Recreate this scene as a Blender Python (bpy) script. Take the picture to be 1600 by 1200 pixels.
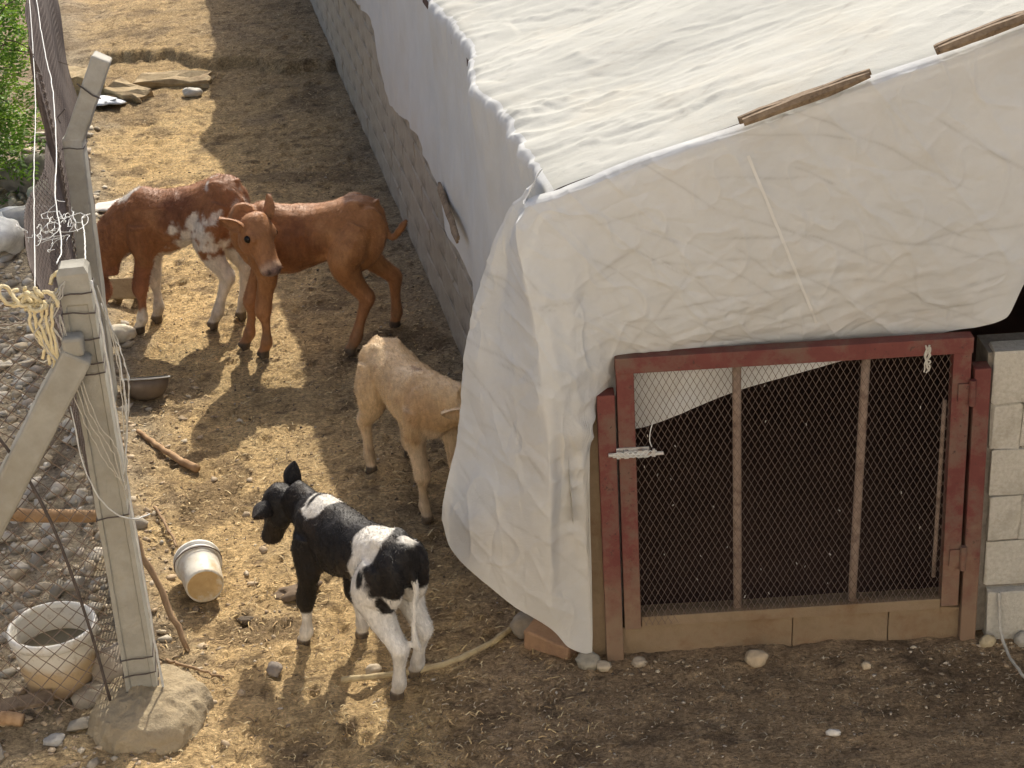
import bpy, bmesh, math, random
import numpy as np
from mathutils import Vector, Matrix

random.seed(7)
RNG = np.random.default_rng(7)
for o in list(bpy.data.objects):
    bpy.data.objects.remove(o)
scene = bpy.context.scene
COL = scene.collection

# ------------------------------------------------------------------ camera
cam_d = bpy.data.cameras.new("camera")
cam_d.sensor_width = 36.0
cam_d.lens = 36.0 * 2850.0 / 1600.0
cam_d.clip_start = 0.05
cam_d.clip_end = 800.0
cam = bpy.data.objects.new("camera", cam_d)
COL.objects.link(cam)
PITCH, ROLL = math.radians(25.0), math.radians(3.5)
fwd = Vector((0, math.cos(PITCH), -math.sin(PITCH)))
r0 = Vector((1, 0, 0)); u0 = r0.cross(fwd)
cr, sr = math.cos(ROLL), math.sin(ROLL)
Rv = r0 * cr - u0 * sr
Uv = r0 * sr + u0 * cr
cm = Matrix((Rv, Uv, -fwd)).transposed().to_4x4()
cm.translation = Vector((0, 0, 3.95))
cam.matrix_world = cm
scene.camera = cam

# ------------------------------------------------------------------ sky and sun
SUN = Vector((0.22, 1.10, 1.0)).normalized()          # towards the sun
world = bpy.data.worlds.new("World"); scene.world = world
world.use_nodes = True
wn = world.node_tree
bg = wn.nodes["Background"]
sky = wn.nodes.new("ShaderNodeTexSky")
sky.sky_type = 'NISHITA'
sky.sun_disc = False
sky.sun_elevation = math.asin(SUN.z)
sky.sun_rotation = math.atan2(SUN.x, SUN.y)
sky.air_density = 0.75
sky.dust_density = 3.5
sky.ozone_density = 0.3
wn.links.new(sky.outputs[0], bg.inputs[0])
bg.inputs[1].default_value = 0.10
sl = bpy.data.lights.new("sun", 'SUN')
sl.energy = 2.6
sl.angle = math.radians(0.55)
sl.color = (1.0, 0.93, 0.80)
so = bpy.data.objects.new("sun", sl); COL.objects.link(so)
so.rotation_euler = SUN.to_track_quat('Z', 'Y').to_euler()
so.location = (3, 12, 12)

scene.view_settings.view_transform = 'Standard'
scene.view_settings.look = 'None'
scene.view_settings.exposure = 1.2
scene.view_settings.gamma = 1.0
scene.view_settings.use_curve_mapping = False
scene.cycles.max_bounces = 6
scene.cycles.diffuse_bounces = 3
scene.cycles.glossy_bounces = 2
scene.cycles.transmission_bounces = 3

# ------------------------------------------------------------------ noise
_perm = np.random.default_rng(3).permutation(512)
_perm = np.concatenate([_perm, _perm, _perm])
_g3 = np.random.default_rng(4).normal(size=(512, 3)); _g3 /= np.linalg.norm(_g3, axis=1)[:, None]
def pn(x, y, z=0.0):
    x, y, z = np.broadcast_arrays(np.asarray(x, float), np.asarray(y, float), np.asarray(z, float))
    xi, yi, zi = np.floor(x).astype(int), np.floor(y).astype(int), np.floor(z).astype(int)
    xf, yf, zf = x - xi, y - yi, z - zi
    xi &= 255; yi &= 255; zi &= 255
    f = lambda t: t * t * t * (t * (t * 6 - 15) + 10)
    u, v, w = f(xf), f(yf), f(zf)
    def gr(i, j, k):
        h = _perm[_perm[_perm[xi + i] + yi + j] + zi + k]
        g = _g3[h]
        return g[..., 0] * (xf - i) + g[..., 1] * (yf - j) + g[..., 2] * (zf - k)
    l = lambda a, b, t: a + t * (b - a)
    return 1.6 * l(l(l(gr(0,0,0), gr(1,0,0), u), l(gr(0,1,0), gr(1,1,0), u), v),
                   l(l(gr(0,0,1), gr(1,0,1), u), l(gr(0,1,1), gr(1,1,1), u), v), w)
def fbm(x, y, z=0.0, o=4):
    s = 0; a = 1.0; f = 1.0
    for i in range(o):
        s = s + a * pn(np.asarray(x) * f + 17.3 * i, np.asarray(y) * f - 9.1 * i, np.asarray(z) * f + 3.7 * i)
        a *= 0.5; f *= 2.03
    return s
def sstep(a, b, x):
    t = np.clip((np.asarray(x, float) - a) / (b - a), 0, 1)
    return t * t * (3 - 2 * t)

# ------------------------------------------------------------------ materials
class NT:
    def __init__(self, name):
        self.m = bpy.data.materials.new(name); self.m.use_nodes = True
        self.t = self.m.node_tree; self.p = self.t.nodes["Principled BSDF"]
        self.out = self.t.nodes["Material Output"]
        self.tc = self.t.nodes.new("ShaderNodeTexCoord")
    def n(self, typ, ins=None, **kw):
        nd = self.t.nodes.new(typ)
        for k, v in kw.items(): setattr(nd, k, v)
        for k, v in (ins or {}).items(): self.set(nd.inputs[k], v)
        return nd
    def set(self, sock, v):
        if isinstance(v, bpy.types.NodeSocket): self.t.links.new(v, sock)
        elif isinstance(v, bpy.types.Node): self.t.links.new(v.outputs[0], sock)
        else:
            if isinstance(v, (tuple, list)) and len(v) == 3 and sock.type == 'RGBA': v = (*v, 1)
            sock.default_value = v
    def noise(self, scale, detail=4, rough=0.6, vec=None, dist=0.0):
        nd = self.n("ShaderNodeTexNoise", {"Scale": scale, "Detail": detail, "Roughness": rough, "Distortion": dist})
        self.set(nd.inputs["Vector"], vec if vec is not None else self.tc.outputs["Object"])
        return nd.outputs[0]
    def ramp(self, fac, stops):
        r = self.n("ShaderNodeValToRGB"); self.set(r.inputs[0], fac)
        e = r.color_ramp.elements
        while len(e) < len(stops): e.new(0.5)
        for i, (p, c) in enumerate(stops):
            e[i].position = p
            e[i].color = (c, c, c, 1) if not isinstance(c, (tuple, list)) else (*c, 1)
        return r.outputs[0]
    def mix(self, a, b, fac, typ='MIX'):
        nd = self.n("ShaderNodeMix", data_type='RGBA', blend_type=typ)
        self.set(nd.inputs[0], fac); self.set(nd.inputs[6], a); self.set(nd.inputs[7], b)
        return nd.outputs[2]
    def math(self, op, a, b=0.0, c=0.0):
        nd = self.n("ShaderNodeMath", operation=op)
        self.set(nd.inputs[0], a); self.set(nd.inputs[1], b); self.set(nd.inputs[2], c)
        return nd.outputs[0]
    def mapping(self, scale=(1,1,1), rot=(0,0,0), src="Object"):
        nd = self.n("ShaderNodeMapping"); self.t.links.new(self.tc.outputs[src], nd.inputs[0])
        nd.inputs["Scale"].default_value = scale; nd.inputs["Rotation"].default_value = rot
        return nd.outputs[0]
    def bump(self, h, strength=0.3, dist=0.01, prev=None):
        b = self.n("ShaderNodeBump", {"Strength": strength, "Distance": dist, "Height": h})
        if prev is not None: self.set(b.inputs["Normal"], prev)
        return b.outputs[0]
    def done(self, color=None, rough=0.8, normal=None, spec=0.3, metal=0.0):
        if color is not None: self.set(self.p.inputs["Base Color"], color)
        self.set(self.p.inputs["Roughness"], rough)
        self.set(self.p.inputs["Specular IOR Level"], spec)
        self.set(self.p.inputs["Metallic"], metal)
        if normal is not None: self.set(self.p.inputs["Normal"], normal)
        return self.m

def simple(name, a, b, scale=20, rough=0.85, bs=60, bstr=0.4, bd=0.004, spec=0.25, metal=0.0, c=None, cs=4, cthr=(0.5, 0.7)):
    """two-tone noise colour, optional third tone in stains, noise relief"""
    k = NT(name)
    col = k.mix(a, b, k.ramp(k.noise(scale, 6, 0.65), [(0.3, 0.0), (0.7, 1.0)]))
    if c is not None:
        col = k.mix(col, c, k.ramp(k.noise(cs, 5, 0.7), [(cthr[0], 0.0), (cthr[1], 1.0)]))
    return k.done(col, rough, k.bump(k.noise(bs, 6, 0.7), bstr, bd), spec, metal)

MAT = {}
MAT['concrete'] = simple('cast_concrete', (.25,.237,.197), (.34,.325,.275), 9, .92, 90, .5, .004, c=(.24,.22,.17), cs=3, cthr=(.5,.75))
MAT['concrete_pale'] = simple('pale_cast_concrete', (.34,.325,.275), (.43,.41,.355), 9, .92, 90, .5, .004, c=(.26,.24,.19), cs=3, cthr=(.5,.75))
MAT['footing'] = simple('rough_concrete', (.33,.26,.16), (.42,.34,.22), 14, .95, 55, 1.0, .015, c=(.26,.21,.14), cs=5, cthr=(.52,.7))
MAT['block'] = simple('cinder_block', (.40,.365,.295), (.54,.505,.42), 60, .95, 130, 1.0, .006, c=(.22,.18,.12), cs=3.2, cthr=(.55,.8))
MAT['block_side'] = simple('weathered_block', (.32,.28,.22), (.42,.375,.30), 8, .95, 90, .9, .008, c=(.15,.13,.10), cs=2.5, cthr=(.5,.72))
MAT['mortar'] = simple('mortar', (.16,.14,.11), (.24,.21,.17), 40, .95, 90, .8, .006)
MAT['sill'] = simple('dung_stained_concrete', (.20,.14,.08), (.27,.195,.12), 10, .95, 80, .8, .006, c=(.17,.10,.05), cs=5)
def paint_mat():
    k = NT('worn_red_oxide_paint')
    col = k.mix((.115,.034,.027), (.155,.048,.038), k.ramp(k.noise(14, 6, .65), [(.3, 0.0), (.7, 1.0)]))
    col = k.mix(col, (.135,.085,.060), k.ramp(k.noise(7, 7, .75), [(.47, 0.0), (.62, .85)]))
    col = k.mix(col, (.055,.032,.024), k.ramp(k.noise(38, 5, .8), [(.60, 0.0), (.66, .9)]))
    sp = k.n("ShaderNodeSeparateXYZ"); k.t.links.new(k.tc.outputs["Object"], sp.inputs[0])
    hz_ = k.math('ADD', sp.outputs[2], k.math('MULTIPLY', k.math('SUBTRACT', k.noise(9, 6, .75), .5), .9))
    col = k.mix(col, (.215,.150,.092), k.ramp(hz_, [(.10, .8), (.50, 0.0)]))
    return k.done(col, .68, k.bump(k.noise(60, 5, .7), .35, .002), .25)
MAT['redpaint'] = paint_mat()
MAT['rust'] = simple('rusty_steel', (.21,.15,.11), (.29,.215,.16), 35, .8, 120, .5, .002, spec=.3, c=(.11,.065,.045), cs=18)
MAT['meshsteel'] = simple('brown_steel_mesh', (.11,.075,.055), (.17,.12,.09), 30, .7, 100, .2, .001, spec=.35)
MAT['linkwire'] = simple('weathered_fence_wire', (.12,.085,.06), (.20,.15,.11), 22, .6, 100, .2, .001, spec=.4)
MAT['whitewire'] = simple('pale_wire', (.45,.45,.42), (.60,.60,.56), 22, .5, 60, .2, .001, spec=.4)
MAT['steel'] = simple('galvanised_bolt', (.40,.38,.34), (.52,.50,.46), 40, .5, 90, .3, .001, spec=.4, metal=.3, c=(.25,.17,.11), cs=25)
MAT['darkwire'] = simple('dark_tie_wire', (.05,.04,.035), (.10,.08,.07), 22, .6, 60, .2, .001)
MAT['wood'] = simple('split_grey_wood', (.14,.10,.065), (.27,.20,.13), 25, .9, 60, .8, .004, c=(.08,.055,.035), cs=14)
MAT['pole'] = simple('peeled_pole', (.33,.20,.10), (.44,.29,.16), 8, .8, 50, .5, .003, c=(.20,.11,.05), cs=7)
MAT['cane'] = simple('dry_cane', (.34,.26,.14), (.45,.36,.20), 12, .7, 50, .4, .002, c=(.20,.14,.07), cs=10)
MAT['stick'] = simple('dry_stick', (.22,.14,.08), (.32,.22,.13), 18, .9, 60, .8, .003)
MAT['brick'] = simple('clay_brick', (.27,.16,.09), (.35,.22,.13), 12, .95, 80, .8, .006, c=(.22,.13,.08), cs=9)
MAT['slab'] = simple('crusted_slab', (.40,.30,.17), (.50,.39,.24), 14, .95, 60, 1.0, .012, c=(.26,.18,.10), cs=6)
MAT['rope'] = simple('yellow_rope', (.56,.46,.25), (.68,.59,.38), 60, .85, 160, .8, .003)
MAT['string'] = simple('grey_twine', (.36,.33,.27), (.48,.45,.38), 60, .9, 160, .5, .002)
MAT['sack'] = simple('white_sack', (.66,.66,.62), (.78,.78,.74), 12, .8, 40, .6, .01)
MAT['bark'] = simple('shrub_bark', (.10,.075,.05), (.18,.14,.10), 20, .95, 50, .9, .01)
MAT['dark'] = simple('unlit_dark_interior', (.060,.034,.027), (.085,.050,.038), 5, .95, 30, .5, .01)  # near-black colour stands in for the unlit inside of the shed
MAT['bowl'] = simple('dull_metal_bowl', (.16,.12,.085), (.24,.19,.14), 14, .5, 60, .2, .002, spec=.4, metal=.2)
MAT['plasticrim'] = simple('white_plastic_rim', (.60,.58,.52), (.70,.68,.62), 16, .5, 50, .1, .001, c=(.42,.34,.22), cs=9)

def plastic_bucket():
    k = NT('dirty_white_plastic')
    sep = k.n("ShaderNodeSeparateXYZ"); k.t.links.new(k.tc.outputs["Generated"], sep.inputs[0])
    nz = k.noise(9, 6, .7)
    h = k.math('ADD', sep.outputs[2], k.math('MULTIPLY', k.math('SUBTRACT', nz, .5), .5))
    col = k.mix((.30,.21,.13), (.48,.35,.20), k.ramp(h, [(.12, 0.0), (.3, 1.0)]))
    col = k.mix(col, (.58,.54,.45), k.ramp(h, [(.48, 0.0), (.68, 1.0)]))
    col = k.mix(col, (.25,.17,.10), k.ramp(k.noise(24, 5, .7), [(.56, 0.0), (.75, .8)]))
    return k.done(col, .55, k.bump(k.noise(40, 4), .15, .002), .4)
MAT['tub'] = plastic_bucket()
MAT['pail'] = simple('scuffed_white_pail', (.60,.56,.46), (.70,.67,.58), 14, .5, 50, .15, .002, c=(.46,.35,.20), cs=8, cthr=(.42,.62))
MAT['pailbase'] = simple('muddy_pail_base', (.42,.28,.12), (.58,.42,.22), 12, .8, 60, .5, .003, c=(.62,.55,.42), cs=9, cthr=(.52,.66))
k = NT('murky_water'); MAT['water'] = k.done((.17,.145,.095), .10, k.bump(k.noise(12, 2), .05, .002), .5)

def attr_mat(name, rough=.9, bs=80, bstr=.6, bd=.004, var=.25, vs=30, spec=.2):
    k = NT(name)
    a = k.n("ShaderNodeAttribute", attribute_name="Col")
    f = k.ramp(k.noise(vs, 6, .7), [(.25, 1 - var), (.75, 1 + var)])
    f = k.mix((1 - var,) * 3, (1 + var,) * 3, k.ramp(k.noise(vs, 6, .7), [(.25, 0.0), (.75, 1.0)]))
    col = k.mix(a.outputs[0], f, 1.0, 'MULTIPLY')
    return k.done(col, rough, k.bump(k.noise(bs, 6, .7), bstr, bd), spec)
MAT['stone'] = attr_mat('river_stone', .85, 60, .5, .005, .22, 25, .25)
MAT['straw'] = attr_mat('straw_bits', .8, 60, .1, .001, .15, 60, .25)
MAT['leaf'] = attr_mat('shrub_leaf', .55, 60, .1, .001, .2, 40, .35)
MAT['leaf'].node_tree.nodes["Principled BSDF"].inputs["Transmission Weight"].default_value = 0.0

def ground_mat():
    k = NT('trampled_dung_ground')
    a = k.n("ShaderNodeAttribute", attribute_name="Col")
    fine = k.noise(55, 8, .78)
    mid = k.noise(9, 6, .7)
    fib = k.noise(30, 6, .75, k.mapping((1.0, 4.5, 1), (0, 0, .5)), 1.2)
    fib2 = k.noise(34, 6, .75, k.mapping((4.2, 1.0, 1), (0, 0, .15)), 1.0)
    m1 = k.mix((.40,.38,.36), (1.72,1.72,1.70), k.ramp(fine, [(.32, 0.0), (.68, 1.0)]))
    m2 = k.mix((.70,.68,.66), (1.25,1.24,1.20), k.ramp(mid, [(.3, 0.0), (.7, 1.0)]))
    m3 = k.mix((.62,.60,.58), (1.30,1.30,1.28), k.ramp(fib, [(.36, 0.0), (.62, 1.0)]))
    col = k.mix(a.outputs[0], m1, 1.0, 'MULTIPLY')
    col = k.mix(col, m2, 1.0, 'MULTIPLY')
    col = k.mix(col, m3, 1.0, 'MULTIPLY')
    h = k.math('ADD', fine, k.math('ADD', fib, fib2))
    nb = k.bump(h, 1.0, .014)
    nb = k.bump(k.noise(160, 4, .7), .4, .003, nb)
    return k.done(col, .95, nb, .12)
MAT['ground'] = ground_mat()

def tarp_mat(name='woven_white_tarp', ca=(.49,.495,.48), cb=(.55,.555,.54)):
    k = NT(name)
    ob = k.tc.outputs["Object"]
    w1 = k.noise(1.6, 3, .5)
    col = k.mix(ca, cb, k.ramp(k.noise(3.0, 6, .7), [(.3, 0.0), (.7, 1.0)]))
    # brown dust that has run and settled on the lower sheet: blotches with their own outline
    col = k.mix(col, (.47,.40,.29), k.math('MULTIPLY', k.ramp(k.noise(2.1, 7, .72), [(.50, 0.0), (.74, 1.0)]), .28))
    col = k.mix(col, (.40,.33,.24), k.math('MULTIPLY', k.ramp(k.noise(26, 6, .8), [(.62, 0.0), (.74, 1.0)]), .28))
    # dark hairlines: crease shade and lodged dirt put into the colour
    cg = k.n("ShaderNodeAttribute", attribute_name="GrimeShade")
    col = k.mix(col, (.24,.22,.19), k.math('MULTIPLY', cg.outputs[2], .46))
    # crease lines
    def crease(scale, rot, sc, th):
        mp = k.n("ShaderNodeMapping"); k.t.links.new(ob, mp.inputs[0])
        mp.inputs["Scale"].default_value = sc; mp.inputs["Rotation"].default_value = rot
        ad = k.n("ShaderNodeVectorMath", operation='ADD'); k.t.links.new(mp.outputs[0], ad.inputs[0])
        nz = k.n("ShaderNodeTexNoise", {"Scale": 2.2, "Detail": 3.0}); k.t.links.new(mp.outputs[0], nz.inputs["Vector"])
        sv = k.n("ShaderNodeVectorMath", operation='SCALE'); k.t.links.new(nz.outputs[1], sv.inputs[0]); sv.inputs[3].default_value = .45
        k.t.links.new(sv.outputs[0], ad.inputs[1])
        vo = k.n("ShaderNodeTexVoronoi", {"Scale": scale}, feature='DISTANCE_TO_EDGE'); k.t.links.new(ad.outputs[0], vo.inputs["Vector"])
        return k.ramp(vo.outputs[0], [(0.0, 0.0), (th, 1.0)])
    c3 = crease(11.0, (.2, .7, .3), (1, 3.2, 2.2), .12)
    sp = k.n("ShaderNodeSeparateXYZ"); k.t.links.new(ob, sp.inputs[0])
    low = k.math('ADD', sp.outputs[2], k.math('MULTIPLY', k.math('SUBTRACT', k.noise(2.6, 6, .7), .5), 1.1))
    col = k.mix(col, (.50,.42,.30), k.math('MULTIPLY', k.ramp(k.math('MULTIPLY', low, .5), [(.22, .34), (.64, 0.0)]), 1.0))
    wr = k.noise(9, 8, .74, k.mapping((1.0, 2.6, 1.6), (.2, .3, .45)), 1.6)
    wr2 = k.noise(26, 8, .75, k.mapping((1.4, 1.0, 2.2), (.5, .1, .9)), 1.2)
    weave = k.n("ShaderNodeTexWave", {"Scale": 95.0, "Distortion": 1.5, "Detail": 1.0}, wave_type='BANDS', bands_direction='DIAGONAL')
    k.t.links.new(ob, weave.inputs[0])
    b = k.bump(c3, .10, .003)
    b = k.bump(wr, .24, .012, b)
    b = k.bump(wr2, .26, .006, b)
    b = k.bump(weave.outputs[0], .14, .002, b)
    k.done(col, .85, b, .02)
    tr = k.n("ShaderNodeBsdfTranslucent"); k.set(tr.inputs[0], col)
    k.set(tr.inputs[1], b)
    ms = k.n("ShaderNodeMixShader"); ms.inputs[0].default_value = .05
    k.t.links.new(k.p.outputs[0], ms.inputs[1]); k.t.links.new(tr.outputs[0], ms.inputs[2])
    k.t.links.new(ms.outputs[0], k.out.inputs[0])
    return k.m
MAT['tarp'] = tarp_mat()
MAT['tarp_roof'] = tarp_mat('yellowed_dimmed_roof_tarp', (.395,.392,.352), (.455,.452,.412))  # yellower sheet, its colour also darkened to offset the strong sunlight
MAT['seam'] = simple('welded_tarp_seam', (.55,.54,.50), (.58,.575,.54), 20, .7, 80, .1, .001, spec=.35)

def coat_mat(name, rough=.62):
    k = NT(name)
    a = k.n("ShaderNodeAttribute", attribute_name="Col")
    f = k.mix((.84,)*3, (1.15,)*3, k.ramp(k.noise(14, 6, .7), [(.3, 0.0), (.7, 1.0)]))
    f2 = k.mix((.78,)*3, (1.20,)*3, k.ramp(k.noise(75, 4, .7, k.mapping((.5, 1, .22), (0, .5, 0)), .6), [(.3, 0.0), (.7, 1.0)]))
    col = k.mix(k.mix(a.outputs[0], f, 1.0, 'MULTIPLY'), f2, 1.0, 'MULTIPLY')
    b = k.bump(k.noise(150, 4, .7, k.mapping((.5, 1, .4))), .5, .004)
    k.done(col, .52, b, .22)
    k.p.inputs["Sheen Weight"].default_value = .03
    k.p.inputs["Sheen Roughness"].default_value = .4
    return k.m
MAT['coat'] = coat_mat('calf_coat')
k = NT('wet_dark_eye'); MAT['eye'] = k.done((.010,.007,.005), .25, None, .25)

# ------------------------------------------------------------------ mesh helpers
def tag(o, label=None, cat=None, group=None, kind=None):
    if label: o['label'] = label
    if cat: o['category'] = cat
    if group: o['group'] = group
    if kind: o['kind'] = kind
    return o
def empty(name, loc=(0,0,0), rz=0.0):
    o = bpy.data.objects.new(name, None); COL.objects.link(o)
    o.location = loc; o.rotation_euler = (0, 0, rz); o.empty_display_size = .1
    return o
def link(name, me, mat=None, parent=None, smooth=False):
    o = bpy.data.objects.new(name, me); COL.objects.link(o)
    if mat is not None and not me.materials: me.materials.append(MAT[mat] if isinstance(mat, str) else mat)
    if parent is not None: o.parent = parent
    if smooth:
        me.polygons.foreach_set("use_smooth", [True] * len(me.polygons))
    return o
def mesh(name, V, Fc):
    me = bpy.data.meshes.new(name)
    me.from_pydata([tuple(map(float, v)) for v in V], [], [tuple(map(int, f)) for f in Fc])
    me.update(); return me
def fast_mesh(name, V, Fc):
    """V (n,3) array, Fc (m,k) array of equal-sized faces"""
    V = np.asarray(V, np.float32); Fc = np.asarray(Fc, np.int32)
    me = bpy.data.meshes.new(name)
    me.vertices.add(len(V)); me.vertices.foreach_set("co", V.ravel())
    n, kk = Fc.shape
    me.loops.add(n * kk); me.loops.foreach_set("vertex_index", Fc.ravel())
    me.polygons.add(n)
    me.polygons.foreach_set("loop_start", np.arange(n, dtype=np.int32) * kk)
    me.update(calc_edges=True); me.validate()
    return me
def set_col(me, C):
    C = np.asarray(C, np.float32)
    C4 = np.ones((len(C), 4), np.float32); C4[:, :3] = np.clip(C, 0, 1)
    at = me.attributes.new("Col", 'FLOAT_COLOR', 'POINT'); at.data.foreach_set("color", C4.ravel())
def set_float(me, nm, vals):
    at = me.attributes.new(nm, 'FLOAT', 'POINT'); at.data.foreach_set("value", np.asarray(vals, np.float32))
def grid_faces(nu, nv):
    i = np.arange(nu - 1)[:, None]; j = np.arange(nv - 1)[None, :]
    a = i * nv + j
    return np.stack([a, a + nv, a + nv + 1, a + 1], -1).reshape(-1, 4)

class MB:
    """collects shapes of ONE part"""
    def __init__(self): self.V = []; self.F = []
    def add(self, V, Fc):
        b = len(self.V); self.V += [tuple(v) for v in V]; self.F += [tuple(b + i for i in f) for f in Fc]
    def box(self, c, s, rot=None):
        M = rot or Matrix.Identity(3)
        vs = [Vector(c) + M @ Vector((sx * s[0] / 2, sy * s[1] / 2, sz * s[2] / 2)) for sx in (-1, 1) for sy in (-1, 1) for sz in (-1, 1)]
        self.add(vs, [(0,1,3,2), (4,6,7,5), (0,4,5,1), (2,3,7,6), (0,2,6,4), (1,5,7,3)])
    def tube(self, pts, r, n=6, caps=True, flat=1.0):
        pts = [Vector(p) for p in pts]; m = len(pts)
        rr = r if isinstance(r, (list, tuple, np.ndarray)) else [r] * m
        tang = [(pts[min(i + 1, m - 1)] - pts[max(i - 1, 0)]).normalized() for i in range(m)]
        t = tang[0]; a = Vector((0, 0, 1)) if abs(t.z) < .9 else Vector((1, 0, 0))
        u = t.cross(a).normalized()
        b0 = len(self.V); V = []
        for i in range(m):
            t = tang[i]; u = (u - t * u.dot(t))
            u = u.normalized() if u.length > 1e-6 else t.orthogonal().normalized()
            v = t.cross(u)
            for q in range(n):
                an = 2 * math.pi * q / n
                V.append(pts[i] + (u * math.cos(an) + v * math.sin(an) * flat) * rr[i])
        Fc = [(i * n + q, i * n + (q + 1) % n, (i + 1) * n + (q + 1) % n, (i + 1) * n + q) for i in range(m - 1) for q in range(n)]
        if caps: Fc += [tuple(range(n))[::-1], tuple((m - 1) * n + q for q in range(n))]
        self.add(V, Fc)
    def lathe(self, prof, n=40, M=None):
        M = M or Matrix.Identity(4); m = len(prof)
        V = [M @ Vector((r * math.cos(2 * math.pi * q / n), r * math.sin(2 * math.pi * q / n), z)) for r, z in prof for q in range(n)]
        self.add(V, [(i * n + q, i * n + (q + 1) % n, (i + 1) * n + (q + 1) % n, (i + 1) * n + q) for i in range(m - 1) for q in range(n)])
    def disc(self, r, z, n=40, M=None):
        M = M or Matrix.Identity(4)
        self.add([M @ Vector((r * math.cos(2 * math.pi * q / n), r * math.sin(2 * math.pi * q / n), z)) for q in range(n)], [tuple(range(n))])
    def build(self, name, mat, parent=None, smooth=False, bevel=0.0, seg=2, rough=0.0, rs=20):
        me = mesh(name, self.V, self.F)
        if bevel or rough:
            bm = bmesh.new(); bm.from_mesh(me)
            if bevel: bmesh.ops.bevel(bm, geom=list(bm.edges), offset=bevel, segments=seg, profile=.5, affect='EDGES')
            if rough:
                bmesh.ops.subdivide_edges(bm, edges=list(bm.edges), cuts=3, use_grid_fill=True)
                co = np.array([v.co[:] for v in bm.verts])
                for d in range(3):
                    w = fbm(co[:, 0] * rs + 31 * d, co[:, 1] * rs, co[:, 2] * rs + len(self.V) * .37, 3) * rough
                    for v, q in zip(bm.verts, w): v.co[d] += q
            bm.to_mesh(me); bm.free()
        return link(name, me, mat, parent, smooth)

def spline(P, n):
    """Catmull-Rom through points"""
    P = np.array(P, float); m = len(P)
    if m == 2: return np.linspace(P[0], P[1], n)
    Q = np.vstack([2 * P[0] - P[1], P, 2 * P[-1] - P[-2]])
    out = []
    for t in np.linspace(0, m - 1, n):
        i = min(int(t), m - 2); f = t - i
        a, b, c, d = Q[i], Q[i + 1], Q[i + 2], Q[i + 3]
        out.append(.5 * ((2 * b) + (-a + c) * f + (2 * a - 5 * b + 4 * c - d) * f * f + (-a + 3 * b - 3 * c + d) * f ** 3))
    return np.array(out)

# ------------------------------------------------------------------ ground
def wall_x(Y): return 0.22 - 0.172 * (np.asarray(Y, float) - 6.0)
def fence_x(Y): return -1.46 - 0.213 * (np.asarray(Y, float) - 5.82)
def ground_h(x, y, fine=True):
    x = np.asarray(x, float); y = np.asarray(y, float)
    h = .022 * fbm(x * .7, y * .7, 0.3, 2)
    # worn step across the far end of the yard
    yl = 15.35 - .42 * (x + 3.0) + .28 * pn(x * 2.1, 4.4) + .10 * pn(x * 7, 1.2)
    led = np.clip((y - yl) / .07, 0, 1) * sstep(-3.75, -3.35, x)
    h = h + .085 * led
    # low bank of stones and rubbish along the fence
    dfx = x - fence_x(y)
    h = h + .05 * np.exp(-((dfx + .12) / .22) ** 2) * (1 + .8 * pn(x * 3, y * 1.3)) * sstep(6.1, 6.6, y)
    if fine:
        h = h + .012 * fbm(x * 5.5, y * 5.5, 1.7, 4) - .014 * np.clip(pn(x * 9.5, y * 8.0, 5.5) - .18, 0, 1) * 2
        h = h + .006 * fbm(x * 26, y * 26, 4.1, 2)
    return h
def gz(x, y): return float(ground_h(x, y, False))

xs = np.unique(np.concatenate([np.array([-400, -150, -60, -25, -12, -8]), np.arange(-6.5, -3.4, .045), np.arange(-3.4, 1.2, .0155), np.arange(1.2, 3.2, .03), np.array([4, 6, 12, 25, 60, 150, 400.])]))
yy = [4.2]; d = .015
while yy[-1] < 19: yy.append(yy[-1] + .0135 + max(0, yy[-1] - 6) * .0022)
ys = np.unique(np.concatenate([np.array([-400, -150, -60, -25, -10, -3, 1, 3, 3.8]), np.array(yy), np.array([20, 22, 26, 34, 60, 150, 400.])]))
X, Yg = np.meshgrid(xs, ys, indexing='ij')
Z = ground_h(X, Yg)
# hoof prints
hr = np.random.default_rng(21)
for q in range(1500):
    hx0, hy0 = hr.uniform(-3.6, .6), 5.0 + 11 * hr.random() ** 1.5
    if hx0 > float(wall_x(hy0)) - .1 or hx0 < float(fence_x(hy0)) + .15: continue
    i0, i1 = np.searchsorted(xs, (hx0 - .09, hx0 + .09)); j0, j1 = np.searchsorted(ys, (hy0 - .09, hy0 + .09))
    a_h = hr.uniform(0, 3.14); dxh = X[i0:i1, j0:j1] - hx0; dyh = Yg[i0:i1, j0:j1] - hy0
    lu = dxh * math.cos(a_h) + dyh * math.sin(a_h); lv = -dxh * math.sin(a_h) + dyh * math.cos(a_h)
    rr_ = np.sqrt((lu / .042) ** 2 + (lv / .030) ** 2); dp = hr.uniform(.006, .018)
    Z[i0:i1, j0:j1] += -dp * sstep(1.1, .6, rr_) + dp * .45 * np.exp(-((rr_ - 1.3) / .25) ** 2)
far = np.maximum(np.maximum(np.abs(X) - 7, Yg - 22), 3 - Yg)
Z = Z * (1 - sstep(0, 6, far)) + .13 * sstep(0, 6, far) * (Yg > 15)
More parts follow.
